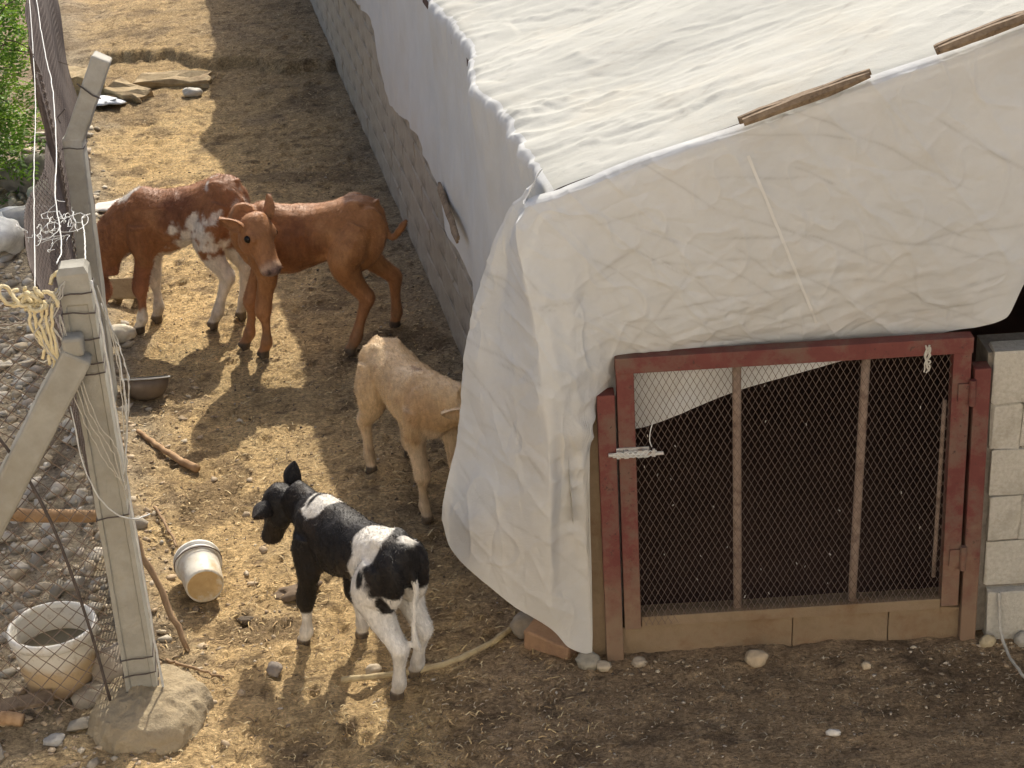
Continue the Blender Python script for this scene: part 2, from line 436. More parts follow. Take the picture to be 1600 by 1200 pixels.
# dished floor of the shed stays flat and low
ins = sstep(0, .1, X - wall_x(Yg)) * (Yg > 6.02)
Z = Z * (1 - ins) - .01 * ins
me = fast_mesh("ground", np.stack([X, Yg, Z], -1).reshape(-1, 3), grid_faces(len(xs), len(ys)))
x, y = X.ravel(), Yg.ravel()
straw = np.array([.60,.435,.228]); mud = np.array([.34,.255,.158]); soil = np.array([.37,.268,.165]); grey = np.array([.36,.315,.245]); damp = np.array([.145,.105,.068])
C = np.tile(straw, (len(x), 1))
def blend(C, col, w): return C * (1 - w[:, None]) + np.asarray(col)[None, :] * w[:, None]
n1 = fbm(x * .9, y * .9, 2.0, 4); n2 = fbm(x * 2.6, y * 2.6, 7.0, 4)
C = blend(C, (.60,.455,.25), sstep(.0, .6, n2) * .6)
C = blend(C, mud, sstep(.25, .8, n1 + .35 * n2) * .7)
# damp trodden patch around the front calf and strip along the shed wall
C = blend(C, soil * 1.15, np.exp(-(((x + .95) / .75) ** 2 + ((y - 5.75) / .85) ** 2)) * (.30 + .20 * np.clip(n2, -1, 1)))
C = blend(C, soil, sstep(-.45, -.10, x + .12 * n1) * sstep(7.4, 6.2, y) * .95)
C = blend(C, mud, np.clip(1 - (wall_x(y) - x) / 1.25, 0, 1) ** .8 * sstep(6.2, 7.2, y) * (.75 + .3 * n2))
C = blend(C, grey * .8, np.clip(1 - (wall_x(y) - x) / .3, 0, 1) * (y > 7) * .5)
# gravel outside the fence
gv = sstep(.32, -.12, x - fence_x(y) + .22 * n2) * sstep(5.35, 5.9, y + .2 * n1)
C = blend(C, grey, gv * .85)
C = blend(C, damp, sstep(.22, .55, fbm(x * 1.7, y * 1.7, 11.0, 4)) * .62)
C = blend(C, mud * .8, sstep(12.8, 15.5, y + .8 * n2) * .45)
C = blend(C, damp, sstep(.35, .6, fbm(x * 6.5, y * 8.5, 15.0, 4)) * .65)
C = blend(C, damp, np.exp(-(((x + 3.25) / .33) ** 2 + ((y - 14.2) / .8) ** 2)) * .9)
set_col(me, C)
ground = link("ground", me, 'ground', None, True); tag(ground, "trampled straw and dung covered farmyard ground", "ground", kind='structure')

# ------------------------------------------------------------------ shed
shed = empty("block_shed", (.25, 6.0, 0))
tag(shed, "low grey cinder block animal shed under the white tarp", "shed")
inv = Matrix.Translation((-.25, -6.0, 0))
def shed_mesh(o):
    o.matrix_parent_inverse = inv; return o
def block_mesh(name, L, D, Hh, seed, bev=.008):
    b = MB(); b.box((0, 0, 0), (L, D, Hh))
    me = mesh(name, b.V, b.F)
    bm = bmesh.new(); bm.from_mesh(me)
    bmesh.ops.bevel(bm, geom=list(bm.edges), offset=bev, segments=1, profile=.5, affect='EDGES')
    r = random.Random(seed)
    for v in bm.verts: v.co += Vector((r.uniform(-.006, .006), r.uniform(-.005, .005), r.uniform(-.006, .006)))
    bm.to_mesh(me); bm.free(); return me
wang = math.atan(.172)
# long side wall: mortar core and blocks
core = MB()
L = 14.6
wd = Vector((-math.sin(wang), math.cos(wang), 0)); wn_ = Vector((math.cos(wang), math.sin(wang), 0))
A = Vector((.22, 6.0, 0)) + wn_ * .012
mid = A + wd * L / 2 + wn_ * .09
core.box((mid.x, mid.y, .85), (.16, L, 1.86), Matrix.Rotation(wang, 3, 'Z'))
MAT['mortar_side'] = simple('smeared_mortar', (.20,.175,.14), (.30,.265,.21), 30, .95, 90, .8, .006)
side = shed_mesh(core.build("side_wall", 'mortar_side', shed))
bl = [block_mesh("side_block", .393, .05, .192, s) for s in range(5)]
for m_ in bl: m_.materials.append(MAT['block_side'])
for c_ in range(7):
    off = -.2 if c_ % 2 else 0.0
    for q in range(37):
        s0 = off + q * .4 + .2
        if s0 < .1 or s0 > L - .1: continue
        if c_ == 6 and q > 16: continue
        p = A + wd * s0 + wn_ * (.0235 + random.uniform(-.003, .004))
        o = bpy.data.objects.new("block", bl[random.randrange(5)]); COL.objects.link(o)
        o.location = (p.x, p.y, .1 + c_ * .2); o.rotation_euler = (0, random.uniform(-.008, .008), wang + math.pi / 2)
        o.parent = side; o.matrix_parent_inverse = inv @ Matrix.Identity(4)
        o.matrix_parent_inverse = Matrix.Identity(4)
# front wall right of the gate
core = MB(); core.box((2.9, 6.038, .59), (2.36, .16, 1.18))
front = shed_mesh(core.build("front_wall", 'mortar', shed))
fb = {}
def fblock(x0, x1, z0, z1, y=5.99):
    key = (round(x1 - x0, 3), round(z1 - z0, 3), random.randrange(3))
    if key not in fb:
        fb[key] = block_mesh("front_block", x1 - x0 - .006, .10, z1 - z0 - .006, len(fb), .004); fb[key].materials.append(MAT['block'])
    o = bpy.data.objects.new("block", fb[key]); COL.objects.link(o)
    o.location = ((x0 + x1) / 2, y + random.uniform(-.004, .004), (z0 + z1) / 2); o.parent = front
    o.rotation_euler = (0, random.uniform(-.006, .006), random.uniform(-.006, .006))
for c_, (z0, z1, x0) in enumerate([(-.06, .195, 1.76), (.21, .40, 1.755), (.40, .595, 1.75), (.595, .79, 1.745), (.79, .98, 1.74), (.98, 1.19, 1.735)]):
    first = [.40, .42, .125, .33, .115, .40][c_]
    xx = x0
    while xx < 3.9:
        w_ = first if xx == x0 else .4
        fblock(xx, xx + w_, z0, z1, 5.955 if c_ == 0 else 5.99); xx += w_
# corner pillar, sill, jambs
b = MB(); b.box((.272, 6.02, .50), (.085, .14, 1.14)); shed_mesh(b.build("corner_pillar", 'sill', shed, bevel=.006, rough=.002))
for (x0, x1) in ((.345, 1.021), (1.021, 1.392), (1.392, 1.665)):
    b = MB(); b.box(((x0 + x1) / 2, 6.02, .035), (x1 - x0 - .003, .15, .17)); shed_mesh(b.build("sill_block", 'sill', shed, bevel=.003, rough=.004))
def angle_jamb(x0, x1, z0, z1):
    b = MB(); b.box(((x0 + x1) / 2, 5.945, (z0 + z1) / 2), (x1 - x0, .07, z1 - z0))
    return shed_mesh(b.build("door_jamb", 'redpaint', shed, bevel=.004))
angle_jamb(.300, .366, -.02, 1.125); angle_jamb(1.662, 1.722, -.02, 1.14)
# back, far and right walls, roof boards and floor: closes the dark inside
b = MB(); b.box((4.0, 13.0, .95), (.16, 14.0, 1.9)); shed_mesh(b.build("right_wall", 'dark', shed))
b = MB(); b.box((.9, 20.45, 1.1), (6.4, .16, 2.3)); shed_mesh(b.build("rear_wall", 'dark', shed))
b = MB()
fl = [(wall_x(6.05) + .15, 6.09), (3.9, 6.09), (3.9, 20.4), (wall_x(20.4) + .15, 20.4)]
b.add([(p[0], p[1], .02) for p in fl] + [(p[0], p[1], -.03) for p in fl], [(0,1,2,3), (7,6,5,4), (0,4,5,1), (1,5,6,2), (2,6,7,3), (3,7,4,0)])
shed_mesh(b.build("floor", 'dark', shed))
RSL = .297; EAVE = 1.93; RIDGE = 2.55
def roof_z(xv, Y, eave_x):
    dx = np.minimum(xv, RIDGE) - eave_x
    # slope kept at the front section's pitch and eased further back, where the span is wider
    zr = EAVE + RSL * (RIDGE - .13)
    z = EAVE + (zr - EAVE) * dx / (RIDGE - eave_x)
    return z - np.maximum(xv - RIDGE, 0) * .34
b = MB()
for (xa, xb, fa) in ((None, RIDGE, 0), (RIDGE, 4.15, 1)):
    P = []
    for Y in (5.835, 20.5):
        ex = float(wall_x(Y)) - .02
        x0 = ex if xa is None else xa
        for xv in (x0, xb):
            zz = float(roof_z(xv, Y, ex - .05)) - .055
            P += [(xv, Y, zz), (xv, Y, zz - .04)]
    b.add(P, [(0,2,6,4), (1,5,7,3), (0,4,5,1), (2,3,7,6), (0,1,3,2), (4,6,7,5)])
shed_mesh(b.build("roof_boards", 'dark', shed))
for q in range(6):
    Y = 6.25 + q * 1.0
    b = MB(); ex = float(wall_x(Y)) + .05
    p0 = Vector((ex, Y, float(roof_z(ex, Y, ex - .07)) - .16)); p1 = Vector((RIDGE, Y, float(roof_z(RIDGE, Y, ex - .07)) - .16))
    b.tube([p0, p1], .04, 8); shed_mesh(b.build("rafter", 'wood', shed))

# ------------------------------------------------------------------ tarp
tarp = empty("tarp", (.2, 5.9, 1.93)); tinv = Matrix.Translation((-.2, -5.9, -1.93))
tag(tarp, "large white plastic tarp draped over the shed roof and hanging at its corner", "tarp")
def ridged(x, y, z, p=1.6): return (1 - np.abs(np.clip(pn(x, y, z) * 1.3, -1, 1))) ** p

def crease_field(a, b, segs):
    """sharp pressed-in fold lines: segs of (a0, b0, a1, b1, height, width)"""
    out = np.zeros(np.broadcast(a, b).shape)
    for (a0, b0, a1, b1, hh, ww) in segs:
        dx_, dy_ = a1 - a0, b1 - b0; L2 = dx_ * dx_ + dy_ * dy_; Ls = math.sqrt(L2)
        m_ = (a > min(a0, a1) - .08) & (a < max(a0, a1) + .08) & (b > min(b0, b1) - .08) & (b < max(b0, b1) + .08)
        if not m_.any(): continue
        ai, bi = np.broadcast_arrays(a, b); ai = ai[m_]; bi = bi[m_]
        t = ((ai - a0) * dx_ + (bi - b0) * dy_) / L2
        d = ((ai - a0) * dy_ - (bi - b0) * dx_) / Ls + .02 * pn(ai * 5, bi * 5, hh * 900)
        out[m_] += hh * np.exp(-np.abs(d) / ww) * np.clip(np.minimum(t, 1 - t) * 5, 0, 1) * (.6 + .6 * pn(t * 6, hh * 500))
    return out
cr_ = np.random.default_rng(77)
def rand_segs(n, ar, br, lmin, lmax, ang, spread, hmin, hmax, wmin, wmax):
    out = []
    for _ in range(n):
        a0, b0 = cr_.uniform(*ar), cr_.uniform(*br); L_ = lmin + (lmax - lmin) * cr_.random() ** 2; t = ang + spread * cr_.normal()
        out.append((a0, b0, a0 + L_ * math.cos(t), b0 + L_ * math.sin(t), cr_.uniform(hmin, hmax) * cr_.choice([1, 1, -1]), cr_.uniform(wmin, wmax)))
    return out
# side + roof sheet: rows along the eave (Y), columns across the profile
def eave_off(Y):
    Y = np.asarray(Y, float)
    o = .09 - .05 * sstep(6.2, 8.0, Y) + .22 * sstep(10.5, 14.3, Y) - .06 * sstep(16, 19, Y)
    o = o + .17 * np.exp(-((Y - 15.25) / .42) ** 2) + .05 * pn(Y * 1.9, 3.3) * sstep(6.3, 7, Y)
    o = o + .035 * np.exp(-((Y - 7.15) / .22) ** 2)
    return o
def side_bottom(Y):
    # ragged lower hem of the side sheet
    yk = np.array([5.8, 6.6, 7.5, 7.94, 8.3, 8.7, 9.2, 9.7, 10.3, 10.7, 10.95, 11.1, 11.5, 12.3, 13.2, 14.5, 16, 18, 21])
    zk = np.array([.62, .62, .66, .72, .80, .87, 1.00, 1.04, .93, .87, .95, 1.22, 1.24, 1.15, 1.0, 1.1, .95, 1.1, 1.1])
    return np.interp(Y, yk, zk) + .02 * pn(np.asarray(Y) * 4, 8.8)
tY = [5.86]
while tY[-1] < 20.7: tY.append(tY[-1] + .013 + max(0, tY[-1] - 7.2) * .006)
tY = np.array(tY)
us_side = np.linspace(0, 1, 58)
us_roof = np.unique(np.concatenate([np.linspace(0, .12, 14), np.linspace(.12, 2.1, 150), np.linspace(2.1, 4.4, 50)]))[1:]
nS, nR = len(us_side), len(us_roof)
V = np.zeros((len(tY), nS + nR, 3))
Yc = tY[:, None]
ex = wall_x(tY) - eave_off(tY)
wrinkE = .02 * pn(tY * 9, .7) + .012 * pn(tY * 23, 2.1)
ex = ex + wrinkE * (tY > 6.0)
bot = side_bottom(tY)
U = us_side[None, :]
zz = bot[:, None] + (EAVE - .015 - bot[:, None]) * U
hang = wall_x(Yc) - .028 - (eave_off(tY)[:, None] - .028) * U ** 1.5
hang = hang + wrinkE[:, None] * (Yc > 6.0) * U ** 4
hang = hang - .035 * np.clip(1 - U * 1.6, 0, 1) * (.5 + pn(Yc * 2.3, 1.0)) - .009 * ridged(Yc * 3.0 + zz * .9, zz * .7, 3.0) * (1 - U) ** .3 - .010 * pn(Yc * 7 + zz * 2, zz * 3, 8.0)
V[:, :nS, 0] = hang; V[:, :nS, 1] = Yc; V[:, :nS, 2] = zz
U = us_roof[None, :]
xr = ex[:, None] + U
zr = roof_z(xr, Yc, ex[:, None])
rnd = .05
zr = zr - .012 * np.exp(-U / .03)
a_ = U; b_ = Yc - 5.86
sag = .022 * np.sin(np.pi * np.clip(b_ - .39, 0, 20) / 1.0) ** 2 * sstep(.05, .5, U)
long_ = .013 * ridged(a_ * .8 - b_ * .10 + .25 * pn(a_ * 1.2, b_ * .8, 3.0), b_ * 1.7 - a_ * .75, 1.3, 3.2)
fold2 = .012 * ridged(a_ * 1.3 + b_ * .2 + .3 * pn(a_ * 2, b_ * 2, 8.0), b_ * 4.6 - a_ * 1.9, 6.3, 6.0) + .008 * ridged(a_ * 2.6 + b_ * 1.3, b_ * 8.0 - a_ * 3.6, 2.7, 7.0) + .006 * ridged(a_ * 7 + b_ * 3, b_ * 6 - a_ * 5, 5.7, 8.0)
fine = .0015 * fbm(a_ * 7 + b_ * 2, b_ * 11 - a_ * 3, 2.2, 2)
puck = .022 * np.exp(-U / .22) * ridged(Yc * 6.5 + .4 * pn(Yc * 3, U * 4), U * 1.1, 9.0, 1.5) * sstep(6.0, 6.3, Yc)
fold2 = fold2 * .15 + crease_field(a_, b_, rand_segs(420, (0, 2.1), (0, 3.4), .08, 1.0, .12, .45, .002, .007, .006, .014) + rand_segs(70, (0, .5), (0, 3.2), .1, .4, -.5, .5, .005, .014, .012, .03))
edge = sstep(0.0, .16, b_)
zr = zr + (-sag + long_ + fold2 + fine) * (.25 + .75 * edge) * sstep(0, .05, U) + puck
V[:, nS:, 0] = xr; V[:, nS:, 1] = Yc + .02 * pn(a_ * 1.6, 3.0, 2.0) * (b_ < .2); V[:, nS:, 2] = zr
# front edge droops over the first centimetres
V[:, nS:, 2] -= .006 * np.clip(1 - b_ / .05, 0, 1) ** 2
me = fast_mesh("roof_sheet", V.reshape(-1, 3), grid_faces(len(tY), nS + nR))
hl = np.zeros(V.shape[:2]); hl[:, nS:] = np.abs(crease_field(a_, b_, rand_segs(46, (0, 2.0), (0, 3.0), .15, 1.0, .12, .5, .9, 1.0, .004, .006)))
set_float(me, "GrimeShade", np.clip(hl, 0, 1).ravel())
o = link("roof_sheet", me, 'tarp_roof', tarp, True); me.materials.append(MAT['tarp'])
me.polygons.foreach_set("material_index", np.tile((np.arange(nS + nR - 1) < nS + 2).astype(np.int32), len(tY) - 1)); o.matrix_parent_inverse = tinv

# front sheet with the loose corner flap
cols = [
 (0.00, [(.150,5.93,1.985),(.026,5.98,1.833),(-.05,6.08,1.646),(-.114,6.16,1.458),(-.166,6.22,1.245),(-.191,6.25,1.048),(-.233,6.22,.822),(-.282,6.15,.641),(-.300,6.10,.559)]),
 (0.03, [(.145,5.92,1.988),(.026,5.97,1.82),(-.04,6.05,1.63),(-.10,6.13,1.44),(-.148,6.19,1.22),(-.172,6.21,1.01),(-.213,6.18,.78),(-.262,6.12,.57),(-.277,6.075,.452)]),
 (0.12, [(.132,5.89,1.985),(.030,5.95,1.75),(-.01,6.02,1.56),(-.045,6.06,1.34),(-.068,6.075,1.12),(-.10,6.07,.89),(-.135,6.03,.66),(-.165,6.00,.49),(-.178,5.975,.367)]),
 (0.20, [(.110,5.85,1.960),(.036,5.87,1.78),(.03,5.90,1.56),(.018,5.93,1.33),(.008,5.94,1.09),(-.010,5.935,.85),(-.03,5.93,.62),(-.045,5.925,.43),(-.051,5.92,.267)]),
 (0.275,[(.075,5.81,1.90),(.044,5.785,1.80),(.082,5.78,1.54),(.105,5.785,1.30),(.118,5.80,1.05),(.118,5.815,.82),(.104,5.84,.60),(.100,5.86,.38),(.098,5.88,.165)]),
 (0.32, [(.115,5.80,1.92),(.105,5.79,1.78),(.125,5.785,1.54),(.150,5.79,1.30),(.165,5.83,1.05),(.165,5.87,.82),(.150,5.885,.58),(.150,5.885,.34),(.158,5.882,.085)]),
 (0.38, [(.200,5.80,1.945),(.185,5.795,1.78),(.195,5.80,1.56),(.205,5.825,1.32),(.228,5.85,1.08),(.236,5.89,.84),(.236,5.91,.58),(.239,5.91,.31),(.243,5.90,.042)]),
 (0.395,[(.225,5.80,1.955),(.212,5.795,1.79),(.222,5.80,1.58),(.230,5.83,1.36),(.250,5.86,1.18),(.262,5.885,1.06),(.264,5.90,.99),(.265,5.91,.95),(.266,5.915,.91)]),
 (0.43, [(.290,5.80,1.975),(.275,5.80,1.83),(.272,5.81,1.66),(.275,5.84,1.48),(.285,5.87,1.32),(.293,5.90,1.20),(.298,5.93,1.11),(.300,5.96,1.07),(.304,5.985,1.04)]),
 (0.50, [(.42,5.80,2.015),(.42,5.81,1.88),(.42,5.83,1.72),(.42,5.86,1.56),(.42,5.90,1.40),(.42,5.96,1.26),(.42,6.02,1.16),(.42,6.05,1.04),(.42,6.06,.91)]),
 (0.65, [(.82,5.80,2.135),(.82,5.81,2.00),(.82,5.83,1.83),(.82,5.86,1.65),(.82,5.90,1.47),(.82,5.96,1.31),(.82,6.02,1.21),(.82,6.05,1.12),(.82,6.06,1.04)]),
 (0.80, [(1.24,5.80,2.262),(1.24,5.81,2.12),(1.24,5.83,1.94),(1.24,5.86,1.74),(1.24,5.90,1.55),(1.24,5.96,1.37),(1.24,6.01,1.26),(1.24,6.04,1.20),(1.24,6.05,1.15)]),
 (0.92, [(1.55,5.80,2.355),(1.55,5.81,2.22),(1.55,5.83,2.05),(1.55,5.85,1.87),(1.55,5.87,1.70),(1.55,5.90,1.54),(1.55,5.94,1.41),(1.55,5.97,1.32),(1.55,6.00,1.25)]),
 (0.975,[(1.70,5.80,2.40),(1.70,5.81,2.27),(1.70,5.82,2.12),(1.71,5.83,1.95),(1.72,5.85,1.80),(1.73,5.87,1.65),(1.75,5.89,1.52),(1.76,5.91,1.41),(1.765,5.93,1.325)]),
 (1.00, [(1.78,5.80,2.425),(1.79,5.81,2.31),(1.80,5.82,2.18),(1.80,5.83,2.05),(1.80,5.84,1.92),(1.81,5.85,1.80),(1.82,5.87,1.68),(1.825,5.89,1.57),(1.825,5.91,1.48)]),
 (1.12, [(2.15,5.80,2.54),(2.15,5.81,2.46),(2.15,5.82,2.38),(2.15,5.82,2.30),(2.15,5.83,2.22),(2.15,5.84,2.14),(2.15,5.85,2.06),(2.15,5.86,2.00),(2.15,5.87,1.94)]),
 (1.25, [(2.55,5.80,2.66),(2.55,5.81,2.60),(2.55,5.82,2.54),(2.55,5.82,2.48),(2.55,5.83,2.42),(2.55,5.84,2.36),(2.55,5.85,2.30),(2.55,5.86,2.26),(2.55,5.87,2.22)]),
]
NV = 250
ku = np.array([c_[0] for c_ in cols])
for c_ in cols:
    p0_ = c_[1][0]; p1_ = c_[1][1]
    if c_[0] > .25:
        wv = .014 * float(pn(p0_[0] * 3.1, 2.2))
        c_[1][0] = (p0_[0], p0_[1] + .055, p0_[2] - .004 + wv)
        c_[1].insert(1, (p0_[0] * .97 + p1_[0] * .03, p0_[1] + .016, p0_[2] - .008 + wv))
        c_[1].insert(2, (p0_[0] * .75 + p1_[0] * .25, p0_[1], p0_[2] * .75 + p1_[2] * .25))
    else:
        c_[1].insert(1, tuple(np.array(p0_) * .67 + np.array(p1_) * .33)); c_[1].insert(2, tuple(np.array(p0_) * .34 + np.array(p1_) * .66))
K = np.stack([spline(c_[1], NV) for c_ in cols])          # (ncol, NV, 3)
uu = np.concatenate([np.linspace(0, .43, 210), np.linspace(.43, 1.0, 300)[1:], np.linspace(1.0, 1.25, 26)[1:]])
def interp_u(K, ku, uu):
    # monotone cubic (finite difference) across columns
    m_ = np.zeros_like(K)
    dk = (K[1:] - K[:-1]) / (ku[1:] - ku[:-1])[:, None, None]
    m_[1:-1] = np.where(dk[1:] * dk[:-1] > 0, 2 * dk[1:] * dk[:-1] / (dk[1:] + dk[:-1] + 1e-9 * np.sign(dk[1:] + dk[:-1] + 1e-12)), 0)
    m_[0] = dk[0]; m_[-1] = dk[-1]
    out = np.zeros((len(uu),) + K.shape[1:])
    for q, u in enumerate(uu):
        i = int(np.clip(np.searchsorted(ku, u, side='right') - 1, 0, len(ku) - 2))
        h = ku[i + 1] - ku[i]; t = (u - ku[i]) / h
        out[q] = (2*t**3-3*t**2+1)*K[i] + (t**3-2*t**2+t)*h*m_[i] + (-2*t**3+3*t**2)*K[i+1] + (t**3-t**2)*h*m_[i+1]
    return out
G = interp_u(K, ku, uu)
du = np.gradient(G, axis=0); dv = np.gradient(G, axis=1)
Nn = np.cross(du, dv); Nn /= np.linalg.norm(Nn, axis=2)[..., None] + 1e-9
gx, gy, gz_ = G[..., 0], G[..., 1], G[..., 2]
vv = np.linspace(0, 1, NV)[None, :]
w_in = sstep(0, .12, vv) * (.35 + .65 * sstep(1, .9, vv))
wr = .005 * ridged(gx * 2.0 + gz_ * 1.2, gz_ * 1.5 - gx * 1.3, 4.0, 2.2) \
   + .006 * ridged(gx * 2.4 + gz_ * 2.6, gz_ * 1.1 + gx * 2.2, 2.0, 9.0) + .005 * ridged(gx * 5 + gz_ * 4, gz_ * 3 - gx * 5, 5.0, 8.0) \
   + .008 * sstep(1.75, 1.35, gz_) * ridged(gx * 1.1 - gz_ * .6, gz_ * 3.4 - gx * 1.2, 7.7, 2.4) * sstep(.15, .6, gx) \
   + .003 * fbm(gx * 6, gz_ * 9 - gx * 4, 1.1, 3) + .0012 * fbm(gx * 24, gz_ * 26, 3.1, 2)
wr = wr + crease_field(gx, gz_, rand_segs(70, (-.2, 1.5), (.3, 2.3), .15, 1.1, -.55, .30, .002, .006, .005, .011) + rand_segs(60, (-.25, 1.6), (.2, 2.0), .08, .5, .35, .5, .002, .006, .005, .011) + rand_segs(60, (-.3, .22), (.1, 1.6), .10, .55, 1.2, .7, .003, .008, .008, .02) + rand_segs(40, (.3, 1.5), (1.2, 1.6), .2, .9, .18, .2, .003, .009, .015, .035))
crump = .030 * ridged(gx * 7 + gz_ * 2.5, gz_ * 6 - gx * 3, 2.6, 1.4) * np.exp(-(((gx - .22) / .10) ** 2 + ((gz_ - 1.05) / .30) ** 2))
hem = .008 * pn(gz_ * 8, gx * 6, 2.0) * sstep(.25, .0, gx)
sgn = -np.sign(np.mean(Nn[320:420, :, 1]))
G = G + Nn * ((wr - .012 + crump) * w_in + hem)[..., None] * sgn
G[..., 1] -= .004
me = fast_mesh("front_sheet", G.reshape(-1, 3), grid_faces(len(uu), NV))
hl = np.abs(crease_field(gx, gz_, rand_segs(34, (0, 1.4), (1.1, 2.3), .2, 1.0, -.5, .25, .9, 1.0, .0035, .005) + rand_segs(14, (-.25, .1), (.4, 1.6), .15, .5, -.35, .5, .9, 1.0, .0035, .005) + rand_segs(16, (.2, 1.6), (1.2, 1.8), .2, .7, .2, .3, .8, 1.0, .004, .006)))
set_float(me, "GrimeShade", np.clip(hl, 0, 1).ravel())
o = link("front_sheet", me, 'tarp', tarp, True); o.matrix_parent_inverse = tinv

def seam(surf, path, ax, w, off, n=110):
    fl_ = surf.reshape(-1, 3); pts = []
    for t in np.linspace(0, 1, n):
        q = np.array(path[0]) * (1 - t) + np.array(path[1]) * t
        i = np.argsort(((fl_[:, ax] - q) ** 2).sum(1))[:4]; pts.append(fl_[i].mean(0))
    pts = np.array(pts); ker = np.ones(5) / 5
    sm = np.stack([np.convolve(np.pad(pts[:, c_], 2, mode='edge'), ker, 'valid') for c_ in range(3)], 1) + np.array(off)
    t_ = np.gradient(sm, axis=0); t_ /= np.linalg.norm(t_, axis=1)[:, None]
    s_ = np.cross(t_, np.array(off) / np.linalg.norm(off)) * w
    V_ = np.stack([sm - s_, sm + s_], 1).reshape(-1, 3)
    o_ = link("seam", fast_mesh("seam", V_, np.array([(2 * i, 2 * i + 1, 2 * i + 3, 2 * i + 2) for i in range(n - 1)])), 'seam', tarp, True); o_.matrix_parent_inverse = tinv
seam(G, ((.83, 2.03), (1.10, 1.33)), [0, 2], .0055, (0, -.0025, .0005))

# split sticks pinning the tarp
def batten(p0, p1, w, label, name="wooden_batten", up=(0, 0, 1)):
    p0, p1 = Vector(p0), Vector(p1); Lb = (p1 - p0).length
    root = (p0 + p1) / 2
    d_ = (p1 - p0).normalized(); s_ = d_.cross(Vector(up)).normalized(); u_ = s_.cross(d_)
    b = MB(); r = random.Random(label)
    for q in range(4):
        oy = (q - 1.5) * w * .21; tt0 = r.uniform(0, .05); tt1 = 1 - r.uniform(0, .09)
        pts = [p0 + d_ * Lb * (tt0 + (tt1 - tt0) * t) + s_ * (oy + r.uniform(-.15, .15) * w * .2) + u_ * (r.uniform(0, .004) + (q % 2) * .005) for t in np.linspace(0, 1, 7)]
        rr = [w * .19] + [w * r.uniform(.19, .27) for _ in range(5)] + [w * .15]
        b.tube([p - root for p in pts], rr, 6)
    o = b.build(name, 'wood'); o.location = root
    tag(o, label, "stick", "sticks pinning the tarp"); return o
batten((.80, 5.80, 2.142), (1.245, 5.80, 2.284), .072, "split wooden stick on the tarp's front roof edge, above the gate")
batten((1.44, 5.80, 2.345), (1.80, 5.80, 2.462), .068, "split wooden stick on the tarp's front roof edge at the right side of the photo")
e1 = Vector((float(wall_x(8.55)) - .085, 8.55, 1.06)); e2 = Vector((float(wall_x(8.03)) - .085, 8.03, .96))
batten(e1, e2, .05, "dark wooden stick pinned on the hanging tarp along the long side wall", up=(1, 0, 0))

# ------------------------------------------------------------------ gate
gate = empty("wire_gate", (1.0, 5.95, .13)); ginv = Matrix.Translation((-1.0, -5.95, -.13))
tag(gate, "red steel framed gate with diamond wire mesh closing the shed front", "gate")
def gp(b, name, mat, **kw):
    o = b.build(name, mat, gate, **kw); o.matrix_parent_inverse = ginv; return o
b = MB(); b.box((.4055, 5.942, .683), (.063, .05, 1.115)); gp(b, "left_stile".replace("left_", ""), 'redpaint', bevel=.003)
b = MB(); b.box((1.617, 5.942, .693), (.066, .05, 1.10)); gp(b, "stile", 'redpaint', bevel=.003)
b = MB(); b.box((1.012, 5.94, 1.235), (1.282, .058, .062)); gp(b, "top_rail", 'redpaint', bevel=.003)
b = MB(); b.box((1.012, 5.945, .15), (1.145, .04, .045)); gp(b, "bottom_rail", 'sill', bevel=.003)
for (p0, p1, r) in (((.812, 5.962, 1.21), (.812, 5.962, .165), .0165), ((1.280, 5.962, 1.21), (1.251, 5.962, .165), .0165), ((1.572, 5.965, 1.0), (1.562, 5.965, .25), .008)):
    b = MB(); b.tube([Vector(p0).lerp(Vector(p1), t) for t in np.linspace(0, 1, 6)], r, 10); gp(b, "bar", 'rust', smooth=True)
# expanded diamond mesh
b = MB(); x0, x1, z0, z1 = .436, 1.586, .135, 1.207
cw, ch = .0245, .046
slope = ch / cw
def clipseg(xa, za, xb, zb):
    t0, t1 = 0, 1
    for (p, q) in ((-(xb - xa), xa - x0), (xb - xa, x1 - xa), (-(zb - za), za - z0), (zb - za, z1 - za)):
        if abs(p) < 1e-9:
            if q < 0: return None
        else:
            t = q / p
            if p < 0: t0 = max(t0, t)
            else: t1 = min(t1, t)
    return (t0, t1) if t0 < t1 else None
for sg in (1, -1):
    nL = int((x1 - x0 + (z1 - z0) / slope) / cw) + 2
    for i in range(nL):
        xa = x0 - (z1 - z0) / slope + i * cw if sg > 0 else x0 + i * cw
        za, zb = z0, z1
        xb = xa + sg * (z1 - z0) / slope
        c_ = clipseg(xa, za, xb, zb)
        if not c_: continue
        n_ = max(2, int((c_[1] - c_[0]) * 12))
        pts = []
        for t in np.linspace(c_[0], c_[1], n_):
            px, pz = xa + (xb - xa) * t, za + (zb - za) * t
            pts.append((px + .006 * pn(px * 4, pz * 4, 1.0), 5.930 + .012 * pn(px * 3, pz * 3, 2.0) + .0008 * sg, pz + .004 * pn(px * 5, pz * 5, 9.0)))
        b.tube(pts, .00100, 4, caps=False)
o = gp(b, "wire_mesh", 'meshsteel'); tag(o, kind='stuff')
b = MB()
for q in range(26):
    lx, lz = random.uniform(.46, 1.57), random.uniform(.2, 1.18); ll = random.uniform(.003, .010)
    b.tube([(lx, 5.925, lz), (lx + random.uniform(-.006, .006), 5.922, lz - ll)], random.uniform(.0012, .0028), 5)
o = gp(b, "caught_fluff", 'string'); tag(o, kind='stuff')
